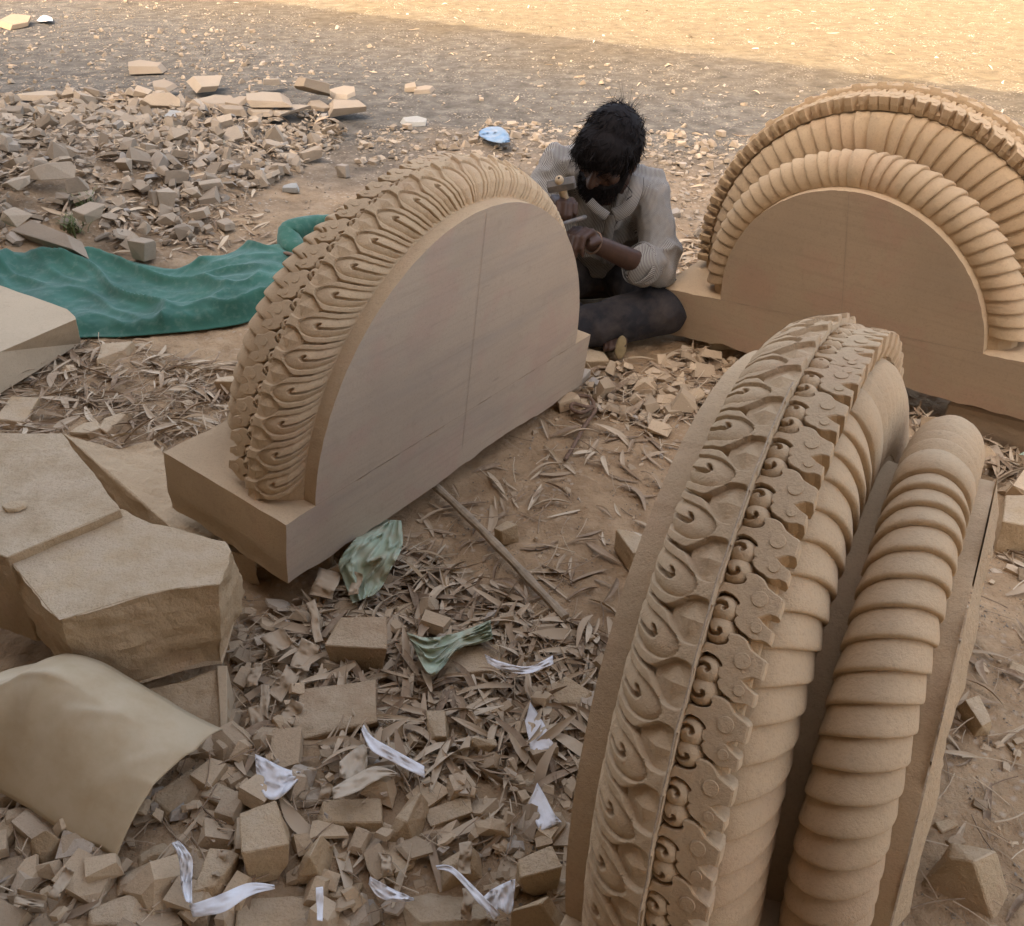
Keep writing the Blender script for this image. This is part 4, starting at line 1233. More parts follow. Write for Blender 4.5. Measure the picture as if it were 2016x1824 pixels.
# ------------------------------------------------------------------ green cloth on the ground
def cr(pts, n):
    """smooth polyline through pts"""
    pts = np.array(pts, float)
    d = np.r_[0, np.cumsum(np.linalg.norm(np.diff(pts, axis=0), axis=1))]
    t = np.linspace(0, d[-1], n)
    out = []
    for x in t:
        i = min(np.searchsorted(d, x, 'right') - 1, len(pts) - 2)
        u = (x - d[i]) / (d[i + 1] - d[i])
        p0, p1, p2, p3 = pts[max(i - 1, 0)], pts[i], pts[i + 1], pts[min(i + 2, len(pts) - 1)]
        out.append(0.5 * ((2 * p1) + (-p0 + p2) * u + (2 * p0 - 5 * p1 + 4 * p2 - p3) * u * u + (-p0 + 3 * p1 - 3 * p2 + p3) * u ** 3))
    return np.array(out)
m, nt, p = nodes_mat('green_cloth')
geo = N(nt, 'ShaderNodeNewGeometry')
n1 = noise(nt, geo.outputs['Position'], 7, 5)
n2 = noise(nt, geo.outputs['Position'], 40, 4)
c = ramp(nt, n1, [(0.3, (0.014, 0.080, 0.052)), (0.7, (0.030, 0.130, 0.086))])
c = mix(nt, c, (0.20, 0.26, 0.20), ramp(nt, n2, [(0.5, (0, 0, 0)), (0.8, (0.35,) * 3)]))
nt.links.new(c, p.inputs['Base Color'])
p.inputs['Roughness'].default_value = 0.85
p.inputs['Sheen Weight'].default_value = 0.15
wv = N(nt, 'ShaderNodeTexNoise'); wv.inputs['Scale'].default_value = 900
nt.links.new(geo.outputs['Position'], wv.inputs['Vector'])
nt.links.new(bump(nt, wv.outputs['Fac'], 0.3, 0.001), p.inputs['Normal'])
M_CLOTH = m
ns, nt2 = 190, 70
top = cr([(-120, 530), (0, 533), (60, 536), (150, 528), (215, 527), (280, 538), (345, 545), (420, 531), (490, 509), (575, 499), (650, 510), (720, 520)], ns)
bot = cr([(-120, 690), (0, 690), (160, 671), (230, 671), (300, 667), (390, 657), (470, 646), (530, 628), (620, 610), (720, 600)], ns)
V = []
for i in range(ns):
    for j in range(nt2):
        t = j / (nt2 - 1)
        q = top[i] * (1 - t) + bot[i] * t
        P = at(q[0], q[1], 0.0)
        V.append(P)
V = np.array(V)
S = np.repeat(np.linspace(0, 1, ns), nt2); T = np.tile(np.linspace(0, 1, nt2), ns)
edge = sstep(0, 0.10, T) * sstep(1.0, 0.9, T)
f1 = fbm(np.c_[S * 5 + T * 2.2, T * 3.4 - S * 1.2, 0 * S], 201, 3)
ridge1 = 1 - np.abs(fbm(np.c_[S * 3.2 + T * 0.8, T * 2.6 - S * 4.2, 0 * S], 202, 2)) * 2.4
ridge2 = 1 - np.abs(fbm(np.c_[S * 5 + T * 1.0, T * 3.6 - S * 7, 0 * S + 4], 203, 2)) * 2.4
z = gz(V[:, 0], V[:, 1]) + 0.008 + edge * (0.016 + 0.010 * f1 + 0.034 * np.clip(ridge1, 0, 1) ** 3 + 0.016 * np.clip(ridge2, 0, 1) ** 2 + 0.0025 * np.clip(1 - np.abs(fbm(np.c_[S * 26 + T * 8, T * 9 - S * 12, 0 * S], 204, 2)) * 3, 0, 1)) + 0.02 * np.exp(-((S - 0.78) / 0.12) ** 2) * edge
V2 = V.copy(); V2[:, 2] = np.maximum(z, gz(V[:, 0], V[:, 1]) + 0.006)
# raise the cloth where it stands so that its outline in plan stays put; rolled end by the left carving
cl = obj('green_cloth', V2, grid_faces(ns, nt2, flip=True), M_CLOTH, None, True)
sm = cl.modifiers.new('thickness', 'SOLIDIFY'); sm.thickness = 0.002
rp = [at(612, 512, 0.02), at(585, 496, 0.04), at(568, 470, 0.06), at(585, 455, 0.075), at(620, 447, 0.07), at(660, 447, 0.06), at(700, 455, 0.04)]
pts = cr(rp, 30)
ss = np.linspace(0, 1, 30)
V, F = tube(pts, 0.040 + 0.010 * np.sin(ss * PI) - 0.018 * (1 - sstep(0, .2, ss)) - 0.012 * sstep(.6, 1, ss), 30)
V = V + 0.016 * np.c_[fbm(V * 13, 205, 3), fbm(V * 13, 206, 3), fbm(V * 13, 207, 3)]
obj('rolled_end', V, F, None, cl, True).data.materials.append(M_CLOTH)
tag(cl, 'crumpled green cloth spread on the ground behind the left carving', 'cloth')
V, F = tube(cr([at(545, 503, 0.05), at(560, 499, 0.075), at(575, 502, 0.09), at(585, 512, 0.08), at(590, 524, 0.05)], 24), 0.007, 7)
V = V + 0.002 * np.c_[fbm(V * 150, 1, 2), fbm(V * 150, 2, 2), fbm(V * 150, 3, 2)]
tag(obj('rope', V, F, M_ROPE, None, True), 'short dark frayed rope lying across the rolled end of the green cloth', 'rope')

# ------------------------------------------------------------------ paper sheet draped over stones
na, nb = 60, 46
ridge = cr([(-40, 1350), (20, 1336), (60, 1321), (130, 1338), (200, 1378), (290, 1432), (384, 1482)], na)
lower = cr([(-60, 1535), (0, 1562), (60, 1596), (110, 1628), (165, 1656), (195, 1668), (226, 1692)], na)
zr = np.interp(np.linspace(0, 1, na), [0, .3, .6, 1], [0.225, 0.250, 0.21, 0.13])
zl = np.interp(np.linspace(0, 1, na), [0, .5, 1], [0.07, 0.07, 0.06])
V = []
for i in range(na):
    R_, L_ = at(*ridge[i], zr[i]), at(*lower[i], zl[i])
    bk = R_ + np.array([0.02, 0.075, -0.035])
    for j in range(nb):
        t = j / (nb - 1)
        if t < 0.12:
            w = t / 0.12
            P = bk * (1 - w) + R_ * w + np.array([0, 0, 0.012]) * math.sin(w * PI) * .5
        else:
            w = (t - 0.12) / 0.88
            P = R_ * (1 - w) + L_ * w
            P = P + np.array([0, 0, 0.034]) * math.sin(w * PI) ** 0.8
        V.append(P)
V = np.array(V)
S = np.repeat(np.linspace(0, 1, na), nb); T = np.tile(np.linspace(0, 1, nb), na)
V[:, 2] += 0.003 * fbm(np.c_[S * 4, T * 3, 0 * S], 211, 3) + 0.004 * np.clip(1 - np.abs(fbm(np.c_[S * 2.2 + T, T * 2.4, 0 * S], 212, 2)) * 5, 0, 1)
sh = obj('paper_sheet', V, grid_faces(na, nb, flip=False), M_SHEET, None, True)
sm = sh.modifiers.new('thickness', 'SOLIDIFY'); sm.thickness = 0.0025
tag(sh, 'large stiff cream paper sheet draped over stones in the near left corner', 'paper sheet')

# ------------------------------------------------------------------ paper scraps and films
def scrap(poly, z, mat, name, label, cat, curl=0.02, crumple=0.006, seed=1, n=(20, 8), group=None):
    """a strip of thin sheet whose two long edges are given as seen; curl lifts it off the ground"""
    e1, e2 = poly
    a, b = cr(e1, n[0]), cr(e2, n[0])
    V = []
    for i in range(n[0]):
        for j in range(n[1]):
            t = j / (n[1] - 1)
            q = a[i] * (1 - t) + b[i] * t
            P = at(q[0], q[1], z)
            V.append(P)
    V = np.array(V)
    S = np.repeat(np.linspace(0, 1, n[0]), n[1]); T = np.tile(np.linspace(0, 1, n[1]), n[0])
    if cat == 'paper': curl, crumple = curl * 0.7, crumple * 0.5 + 0.0005
    if cat == 'paper' and z > 0.04: z = z + 0.025
    for k in range(len(V)): V[k] = V[k] + (np.array([0, 0, CAM_H]) - V[k]) * ((z - V[k][2]) / (CAM_H - V[k][2]))
    up = curl * np.sin(S * PI * 2 + seed) * 0.5 + curl * 0.5 + crumple * fbm(np.c_[S * 6, T * 4, 0 * S + seed], seed, 3) + crumple * 2 * np.clip(1 - np.abs(fbm(np.c_[S * 5 + T * 3, T * 5, 0 * S + seed], seed + 1, 2)) * 4, 0, 1)
    up = np.maximum(up, 0.001)
    # move along the line of sight so that the outline keeps its place
    for k in range(len(V)):
        d = np.array([0, 0, CAM_H]) - V[k]
        V[k] += d * (up[k] / d[2])
    o = obj(name, V, grid_faces(n[0], n[1]), mat, None, True)
    sm = o.modifiers.new('thickness', 'SOLIDIFY'); sm.thickness = 0.0006
    return tag(o, label, cat, group)
scrap(([(502, 1484), (520, 1492), (560, 1512), (592, 1520)], [(504, 1520), (520, 1566), (548, 1573), (585, 1540)]), 0.05, M_WHITE, 'paper_scrap', 'white paper scrap with an orange rust stain', 'paper', 0.02, 0.008, 11, (18, 12))
scrap(([(716, 1426), (733, 1450), (770, 1472), (835, 1508)], [(711, 1437), (728, 1474), (766, 1496), (836, 1532)]), 0.055, M_WHITE, 'paper_scrap', 'long white paper strip with faint print, bent in the middle', 'paper', 0.025, 0.004, 12)
scrap(([(653, 1552), (690, 1530), (740, 1508), (784, 1522)], [(656, 1574), (700, 1560), (745, 1535), (782, 1526)]), 0.06, M_CREAM, 'paper_scrap', 'cream paper strip lying aslant above the long rough stone', 'paper', 0.02, 0.004, 13)
scrap(([(668, 1500), (690, 1480), (716, 1465), (722, 1480)], [(668, 1530), (690, 1535), (718, 1525), (724, 1500)]), 0.05, M_CREAM, 'paper_scrap', 'translucent cream scrap left of the long white strip', 'paper', 0.02, 0.008, 14)
scrap(([(1044, 1382), (1056, 1400), (1074, 1430), (1092, 1470)], [(1034, 1420), (1040, 1450), (1050, 1484), (1088, 1474)]), 0.025, M_WHITE, 'paper_scrap', 'pointed white paper flake sprinkled with grit, the upper one beside the nearest carving', 'paper', 0.012, 0.003, 15)
scrap(([(1058, 1541), (1075, 1570), (1090, 1600), (1106, 1618)], [(1041, 1582), (1050, 1605), (1064, 1634), (1090, 1625)]), 0.035, M_WHITE, 'paper_scrap', 'pointed white paper flake, the lower one beside the nearest carving', 'paper', 0.012, 0.003, 16)
scrap(([(954, 1288), (985, 1302), (1040, 1312), (1088, 1290)], [(960, 1304), (990, 1320), (1040, 1326), (1090, 1308)]), 0.05, M_WHITE, 'paper_scrap', 'curved white paper strip below the crumpled green film', 'paper', 0.02, 0.005, 17)
scrap(([(372, 1782), (430, 1762), (490, 1738), (540, 1742)], [(380, 1806), (440, 1795), (495, 1762), (541, 1750)]), 0.07, M_WHITE, 'paper_scrap', 'curled white strip at the bottom below the tall upright block', 'paper', 0.025, 0.003, 18)
scrap(([(338, 1660), (352, 1690), (356, 1740), (366, 1775)], [(352, 1655), (378, 1690), (378, 1735), (378, 1780)]), 0.08, M_WHITE, 'paper_scrap', 'crumpled pinkish white paper left of the squared block', 'paper', 0.03, 0.010, 19, (18, 10))
scrap(([(622, 1748), (622, 1770), (624, 1790), (624, 1812)], [(636, 1746), (637, 1770), (636, 1790), (635, 1814)]), 0.09, M_WHITE, 'paper_scrap', 'small rolled white paper at the bottom edge of the rubble', 'paper', 0.012, 0.001, 20)
scrap(([(728, 1726), (750, 1738), (790, 1758), (815, 1768)], [(726, 1740), (745, 1765), (780, 1776), (815, 1772)]), 0.07, M_WHITE, 'paper_scrap', 'mauve white paper scrap left of the broad domed stone', 'paper', 0.02, 0.006, 21)
scrap(([(858, 1704), (890, 1706), (940, 1752), (985, 1800)], [(862, 1712), (892, 1722), (935, 1770), (975, 1812)]), 0.085, M_WHITE, 'paper_scrap', 'thin white ribbon of paper over the broad domed stone', 'paper', 0.03, 0.004, 22)
scrap(([(952, 1765), (970, 1750), (1000, 1735), (1015, 1730)], [(960, 1800), (980, 1790), (1000, 1800), (1010, 1790)]), 0.08, M_WHITE, 'paper_scrap', 'mauve folded paper beside the rough lump at the bottom', 'paper', 0.03, 0.008, 23)
r = np.random.default_rng(90)
for k, (x, y, w, h, a) in enumerate([(520, 1385, 20, 75, 0.0), (560, 1345, 34, 66, 0.6), (505, 1420, 26, 60, -0.3), (600, 1290, 40, 60, 0.4), (545, 1262, 42, 50, 1.0), (500, 1330, 24, 50, 0.2), (640, 1150, 46, 56, 0.3), (540, 1440, 30, 70, 0.8), (620, 1225, 18, 80, -0.2),
                                     (575, 1400, 30, 44, 0.5), (700, 1150, 20, 50, 0.2), (480, 1470, 26, 44, 1.2), (640, 1560, 24, 50, 0.1), (420, 1620, 40, 26, 0.3), (915, 1690, 26, 60, 0.0), (430, 1700, 20, 50, 0.3), (60, 1770, 60, 30, 0.2), (120, 1740, 24, 70, 0.5), (760, 1700, 22, 50, -0.2), (920, 1780, 24, 60, 0.1)]):
    c_, s_ = math.cos(a), math.sin(a)
    def rt(u, v): return (x + u * c_ - v * s_, y + u * s_ + v * c_)
    e1 = [rt(-w / 2 + 2 * r.normal(), -h / 2), rt(-w / 2 + 3, -h / 6), rt(-w / 2, h / 6), rt(-w / 2 + 2 * r.normal(), h / 2)]
    e2 = [rt(w / 2, -h / 2 + 3 * r.normal()), rt(w / 2 + 2, -h / 6), rt(w / 2 - 2, h / 6), rt(w / 2, h / 2 + 3 * r.normal())]
    lab = f'brown curled paper shred near {near_label(at(x, y)[:2])}'
    scrap((e1, e2), 0.045 if y < 1650 else 0.07, dusty('brown_paper', (0.46, 0.35, 0.235), amt=0.4, rough=0.85) if k == 0 else bpy.data.materials['brown_paper'], 'paper_shred', lab, 'paper shred', 0.014, 0.004, 30 + k, (14, 6), 'brown paper shreds in the rubble')
scrap(([(748, 1022), (705, 1055), (668, 1105), (676, 1140), (694, 1188)], [(790, 1025), (792, 1075), (770, 1120), (755, 1150), (740, 1170)]), 0.03, M_PLASTIC_G, 'plastic_film', 'crumpled pale green plastic film hanging out under the left plinth', 'plastic film', 0.045, 0.009, 24, (44, 34))
scrap(([(800, 1245), (840, 1255), (890, 1248), (930, 1235), (965, 1220)], [(812, 1270), (850, 1330), (900, 1280), (940, 1268), (970, 1258)]), 0.03, M_PLASTIC_G, 'plastic_film', 'crumpled pale green plastic film above the low block', 'plastic film', 0.035, 0.009, 25, (44, 28))
scrap(([(378, 275), (400, 278), (420, 274), (440, 268)], [(388, 286), (405, 290), (425, 288), (444, 284)]), 0.06, M_PLASTIC_G, 'plastic_film', 'scrap of green film on the far heap', 'plastic film', 0.03, 0.02, 26, (16, 10))
scrap(([(232, 250), (270, 244), (320, 245), (338, 258)], [(228, 262), (270, 262), (320, 258), (342, 264)]), 0.06, M_PLASTIC_Y, 'plastic_film', 'yellowish rag of film on the far heap', 'plastic film', 0.03, 0.02, 27, (20, 8))
b_ = scrap(([(944, 258), (960, 250), (985, 250), (1000, 262), (1004, 274)], [(942, 266), (955, 274), (975, 280), (992, 282), (1005, 279)]), 0.02, M_PLASTIC_B, 'plastic_scrap', 'bent blue plastic scrap on the gravel behind the man', 'plastic scrap', 0.03, 0.004, 28, (20, 12))
scrap(([(72, 40), (84, 30), (100, 33), (104, 40)], [(76, 42), (86, 42), (98, 41), (104, 42)]), 0.01, M_WHITE, 'paper_scrap', 'small white scrap far back on the gravel', 'paper', 0.03, 0.01, 29, (10, 6))

# ------------------------------------------------------------------ wooden batten, ropes, weeds
pts = np.array([at(850, 950, 0.028), at(920, 1015, 0.026), at(1000, 1096, 0.022), at(1060, 1160, 0.018), at(1113, 1216, 0.014)])
pts = cr(pts, 40)
T_ = np.gradient(pts, axis=0); T_ /= np.linalg.norm(T_, axis=1)[:, None]
sd_ = np.cross(T_, [0, 0, 1])
V = []
for i in range(40):
    w = 0.0085 + 0.001 * math.sin(i * .7)
    for a, b in ((-1, -.5), (-1, .4), (-.4, .7), (.4, .7), (1, .4), (1, -.5)): V.append(pts[i] + sd_[i] * w * a + np.array([0, 0, 0.011]) * b)
F = grid_faces(40, 6, wrap_v=True) + [tuple(range(6)), tuple(reversed(range(234, 240)))]
o = obj('batten', V, F, simple('grey_wood', (0.33, 0.255, 0.175), 0.85, 0.3, 40, 0.4))
bm = bmesh.new(); bm.from_mesh(o.data); bmesh.ops.recalc_face_normals(bm, faces=bm.faces); bm.to_mesh(o.data); bm.free()
tag(o, 'narrow dusty wooden batten lying on the earth in front of the left carving', 'batten')
V, F = tube(cr([at(1120, 790, 0.012), at(1135, 780, 0.02), at(1160, 782, 0.02), at(1168, 800, 0.012), at(1145, 812, 0.012), at(1125, 805, 0.016), at(1128, 795, 0.022), at(1150, 800, 0.02), at(1172, 806, 0.01), at(1150, 840, 0.008), at(1128, 880, 0.006), at(1112, 905, 0.004)], 120), 0.0055, 7)
V = V + 0.0018 * np.c_[fbm(V * 130, 1, 2), fbm(V * 130, 2, 2), fbm(V * 130, 3, 2)]
tag(obj('rope', V, F, M_ROPE, None, True), 'brown rope coiled at the far foot of the left carving, tail trailing over the dust', 'rope')
def weed(base, n, h, sprd, seed, label, mat, name='grass_tuft', wid=0.0035):
    r = np.random.default_rng(seed)
    VV, FF, off = [], [], 0
    for k in range(n):
        a = r.uniform(0, 2 * PI); l = h * r.uniform(0.5, 1.0); s_ = sprd * r.uniform(0.4, 1.2)
        b = np.array([r.normal(0, 0.02), r.normal(0, 0.02), 0])
        t = np.linspace(0, 1, 6)
        c_ = b + np.c_[np.cos(a) * s_ * t ** 1.8, np.sin(a) * s_ * t ** 1.8, l * t * (1 - 0.25 * t)]
        sd2 = np.array([-math.sin(a), math.cos(a), 0]) * wid
        w = (1 - t) ** 0.6
        V_ = np.empty((12, 3)); V_[0::2] = c_ - sd2 * w[:, None]; V_[1::2] = c_ + sd2 * w[:, None]
        VV.append(V_); FF += [(off + 2 * i, off + 2 * i + 1, off + 2 * i + 3, off + 2 * i + 2) for i in range(5)]; off += 12
    o = obj(name, np.concatenate(VV), FF, mat); o.location = base
    return tag(o, label, 'grass')
def gat(x, y): 
    q = at(x, y); return (q[0], q[1], gz1(q[0], q[1]))
weed(gat(160, 500), 34, 0.10, 0.08, 1, 'sparse green grass tuft at the near edge of the heap', simple('grass', (0.13, 0.15, 0.06), 0.7, 0.3, 30))
weed(gat(185, 470), 26, 0.12, 0.08, 2, 'thin grass tuft beside the upright block of the heap', bpy.data.materials['grass'])
weed(gat(15, 392), 26, 0.07, 0.06, 3, 'yellowing tuft of grass at the left edge of the heap', simple('yellow_grass', (0.33, 0.27, 0.06), 0.7, 0.3, 30))
# seedling at the right edge
sd = empty('seedling', gat(2028, 960)); tag(sd, 'small green seedling with pale leaves at the right edge', 'plant')
V, F = tube(np.array([[0, 0, 0], [-0.006, 0, 0.05], [-0.004, 0, 0.1]]), 0.0018, 6)
obj('stem', V, F, M_GREEN, sd, True)
pale = simple('pale_leaf', (0.36, 0.42, 0.30), 0.6, 0.2, 40)
for k, (a, l, z_) in enumerate(((2.9, 0.05, 0.10), (3.6, 0.045, 0.085), (0.4, 0.05, 0.10), (1.5, 0.04, 0.07), (4.6, 0.04, 0.06))):
    t = np.linspace(0, 1, 6)
    w = 0.012 * np.sin(np.clip(t * .95 + .03, 0, 1) * PI)
    c_ = np.c_[np.cos(a) * l * t, np.sin(a) * l * t, z_ + 0.015 * t - 0.02 * t * t]
    sdv = np.array([-math.sin(a), math.cos(a), 0])
    V_ = np.concatenate([c_ - sdv * w[:, None] + [0, 0, .003], c_, c_ + sdv * w[:, None] + [0, 0, .003]])
    obj('leaf', V_, [(i + 6 * r_, i + 1 + 6 * r_, i + 7 + 6 * r_, i + 6 + 6 * r_) for r_ in (0, 1) for i in range(5)], pale, sd, True)
# ------------------------------------------------------------------ the seated stone carver
class Blob:
    def __init__(s): s.V, s.F, s.n = [], [], 0
    def add(s, V, F):
        s.V.append(np.asarray(V, float)); s.F += [tuple(i + s.n for i in f) for f in F]; s.n += len(V)
    def cap(s, p, q, r1, r2, ns=14, flat=None):
        p, q = np.array(p, float), np.array(q, float)
        d = q - p; L = np.linalg.norm(d); t = d / (L + 1e-9)
        a = np.cross(t, [0.31, 0.17, 0.93]); a /= np.linalg.norm(a); b = np.cross(t, a)
        prof = [(-r1 * math.cos(k), r1 * math.sin(k)) for k in np.linspace(0.05, PI / 2, 6)] + [(L + r2 * math.sin(k), r2 * math.cos(k)) for k in np.linspace(0, PI / 2 - 0.05, 6)]
        V = [p + t * z + r_ * (a * math.cos(w) + b * math.sin(w)) for z, r_ in prof for w in np.linspace(0, 2 * PI, ns, endpoint=False)]
        F = grid_faces(len(prof), ns, wrap_v=True, flip=True) + [tuple(range(ns)), tuple(reversed(range(len(V) - ns, len(V))))]
        s.add(V, F)
    def chain(s, pts, rad):
        for (p, q), (r1, r2) in zip(zip(pts[:-1], pts[1:]), zip(rad[:-1], rad[1:])): s.cap(p, q, r1, r2)
    def ell(s, c, R, rad, nu=14, nv=20):
        u, v_ = np.meshgrid(np.linspace(0.04, PI - 0.04, nu), np.linspace(0, 2 * PI, nv, endpoint=False), indexing='ij')
        P = np.c_[(np.sin(u) * np.cos(v_)).ravel(), (np.sin(u) * np.sin(v_)).ravel(), np.cos(u).ravel()] * np.array(rad)
        V = P @ np.array(R).T + np.array(c)
        s.add(V, grid_faces(nu, nv, wrap_v=True) + [tuple(reversed(range(nv))), tuple(range(len(V) - nv, len(V)))])
    def solid(s, name, voxel, smooth=6, fac=0.5):
        o = obj(name + '_tmp', np.concatenate(s.V), s.F)
        bm = bmesh.new(); bm.from_mesh(o.data); bmesh.ops.recalc_face_normals(bm, faces=bm.faces); bm.to_mesh(o.data); bm.free()
        m_ = o.modifiers.new('r', 'REMESH'); m_.mode = 'VOXEL'; m_.voxel_size = voxel; m_.adaptivity = 0
        k = o.modifiers.new('s', 'SMOOTH'); k.iterations = smooth; k.factor = fac
        dg = bpy.context.evaluated_depsgraph_get()
        me = bpy.data.meshes.new_from_object(o.evaluated_get(dg))
        old = o.data
        bpy.data.objects.remove(o, do_unlink=True); bpy.data.meshes.remove(old)
        me.name = name
        me.polygons.foreach_set('use_smooth', [True] * len(me.polygons))
        return me
def unit(v): v = np.array(v, float); return v / np.linalg.norm(v)
def mverts(me):
    a = np.empty(len(me.vertices) * 3, np.float32); me.vertices.foreach_get('co', a); return a.reshape(-1, 3).astype(float)
def mnorm(me):
    a = np.empty(len(me.vertices) * 3, np.float32); me.vertices.foreach_get('normal', a); return a.reshape(-1, 3).astype(float)
PEL_L, PEL_R = np.array([.37, 3.10, .13]), np.array([.23, 3.10, .13])
SH_L, SH_R = np.array([.428, 2.94, .415]), np.array([.140, 2.985, .482])
NECK = np.array([.283, 2.925, .495])
EL_L, WR_L = np.array([.448, 2.79, .225]), aty(1168, 478, 2.64)
EL_R, WR_R = np.array([.035, 2.82, .315]), np.array([.118, 2.675, .442])
KN_L, AN_L = np.array([.475, 2.775, .105]), np.array([.165, 2.690, .075])
KN_R, AN_R = np.array([-.005, 2.83, .115]), np.array([.295, 2.735, .055])
HC = aty(1199, 299, 2.845)                       # head centre
HF = unit((-.496, -.783, -.374))                    # where the face points
HU = np.array([.043, -.453, .891]); HU = unit(HU - HF * (HU @ HF))
HX = np.cross(HF, HU)
HR = np.c_[HX, HF, HU]                           # columns: right, forward, up of the head
def hp_(x, y, z): return HC + HR @ np.array([x, y, z])
sk = Blob()
sk.ell(HC + HR @ np.array([0, -0.008, 0.012]), HR, (0.073, 0.092, 0.088))
sk.ell(hp_(0, 0.028, -0.045), HR, (0.056, 0.058, 0.070))
sk.cap(hp_(0, 0.052, -0.100), hp_(0, 0.060, -0.092), 0.024, 0.024)
sk.cap(hp_(0, 0.088, -0.005), hp_(0, 0.108, -0.040), 0.008, 0.0135)
sk.cap(hp_(0.012, 0.094, -0.040), hp_(-0.012, 0.094, -0.040), 0.010, 0.010)
sk.cap(hp_(-0.035, 0.080, 0.010), hp_(0.035, 0.080, 0.010), 0.012, 0.012)
sk.cap(hp_(-0.016, 0.082, -0.066), hp_(0.016, 0.082, -0.066), 0.008, 0.008)
for s_ in (-1, 1):
    sk.ell(hp_(0.030 * s_, 0.074, -0.012), HR, (0.015, 0.012, 0.012))
    sk.ell(hp_(0.048 * s_, 0.055, -0.030), HR, (0.018, 0.022, 0.020))
    sk.ell(hp_(0.077 * s_, -0.008, -0.022), HR @ rotz(0.35 * s_), (0.009, 0.019, 0.031))
sk.cap(hp_(0, -0.03, -0.06), NECK + [0, .01, -.02], 0.052, 0.060)
sk.chain([NECK, [.29, 3.0, .40], [.30, 3.07, .25], [.30, 3.1, .14]], [.075, .10, .11, .12])
sk.cap(SH_L, SH_R, 0.05, 0.05)
sk.chain([SH_L, EL_L, WR_L], [.047, .040, .026])
sk.chain([SH_R, EL_R, WR_R], [.047, .040, .026])
def hand(w, direction, palmn, curl, sgn, grip=None):
    """palm, four unequal bent fingers and a side thumb"""
    d = unit(direction); n = unit(np.array(palmn) - d * (np.array(palmn) @ d)); s = np.cross(d, n) * sgn
    sk.cap(w, w + d * 0.03, 0.024, 0.026)
    for k in range(4):
        o_ = (k - 1.5) * 0.0185
        b = w + d * (0.082 - 0.004 * abs(k - 1.2)) + s * o_
        sk.cap(w + d * 0.022 + s * o_ * 0.7, b, 0.0155, 0.0115)
        l = (0.040, 0.045, 0.042, 0.033)[k]
        dir_, p_ = d.copy(), b
        for q, f_ in enumerate((1.0, 0.72, 0.55)):
            a = curl * (0.9, 1.05, 0.8)[q]
            nd = dir_ * math.cos(a) + np.cross(np.cross(dir_, n), dir_) * math.sin(a)
            # bend towards the palm side
            ax = s if sgn > 0 else -s
            c_, s2 = math.cos(a), math.sin(a)
            axn = unit(np.cross(dir_, n))
            nd = dir_ * c_ + np.cross(axn, dir_) * s2
            n = unit(n * c_ + np.cross(axn, n) * s2)
            e = p_ + nd * l * f_
            sk.cap(p_, e, 0.0098 - 0.0008 * q, 0.0090 - 0.0010 * q, 10)
            p_, dir_ = e, nd
        n = unit(np.array(palmn) - d * (np.array(palmn) @ d))
    t0 = w + d * 0.025 - s * 0.022
    t1 = t0 - s * 0.022 + d * 0.026 + n * 0.012
    t2 = t1 + d * 0.024 + n * 0.022 + s * 0.006
    sk.cap(t0, t1, 0.014, 0.0115, 10); sk.cap(t1, t2, 0.0110, 0.0095, 10)
HAM = aty(1104, 364, 2.600)                      # hammer head
GRIP = aty(1112, 392, 2.625)
hand(WR_R, GRIP + [0, 0, .01] - WR_R, (0.25, -0.9, 0.1), 1.05, 1)
CH = aty(1130, 434, 2.56)
hand(WR_L, CH - WR_L, (-0.3, -0.5, -0.8), 0.95, -1)
# feet
sk.chain([PEL_L, KN_L, AN_L], [.06, .05, .035]); sk.chain([PEL_R, KN_R, AN_R], [.06, .05, .035])
FT = aty(1216, 684, 2.655)
sk.cap(AN_R, FT + [0.005, .03, .01], .036, .030); sk.cap(AN_R + [.01, .03, -.02], AN_R, .034, .03)
for k in range(5):
    b = FT + np.array([-0.034 + 0.014 * k, 0.012 - 0.004 * k, 0.012 + 0.004 * k])
    sk.cap(b, b + np.array([-0.004, -0.028 + 0.003 * abs(k - 1), -0.012]), 0.011 - 0.0008 * k, 0.0085 - 0.0006 * k, 10)
sk.cap(AN_L, AN_L + [-.12, .02, -.03], .034, .028)
M_SKIN = simple('brown_skin', (0.055, 0.028, 0.018), 0.55, 0.2, 40, 0.15, 0.35)
me = sk.solid('person', 0.0042, 3)
person = link('person', me, M_SKIN)
tag(person, 'man in a striped shirt sitting cross legged, bent over the left carving, holding a hammer', 'person')
def mk(name, blob, voxel, sm_, mat, fold=0.0, seed=1, freq=9):
    me = blob.solid(name, voxel, sm_)
    V, Nn = mverts(me), mnorm(me)
    if fold:
        k = np.clip(1 - np.abs(fbm(V * freq * np.array([1, 1, .6]), seed, 3)) * 3.5, 0, 1) ** 1.5 - 0.3 + 0.4 * fbm(V * freq * 2.2, seed + 4, 3)
        V = V + Nn * (k * fold)[:, None]
        me.vertices.foreach_set('co', V.ravel().astype(np.float32)); me.update()
    return link(name, me, mat, person), V
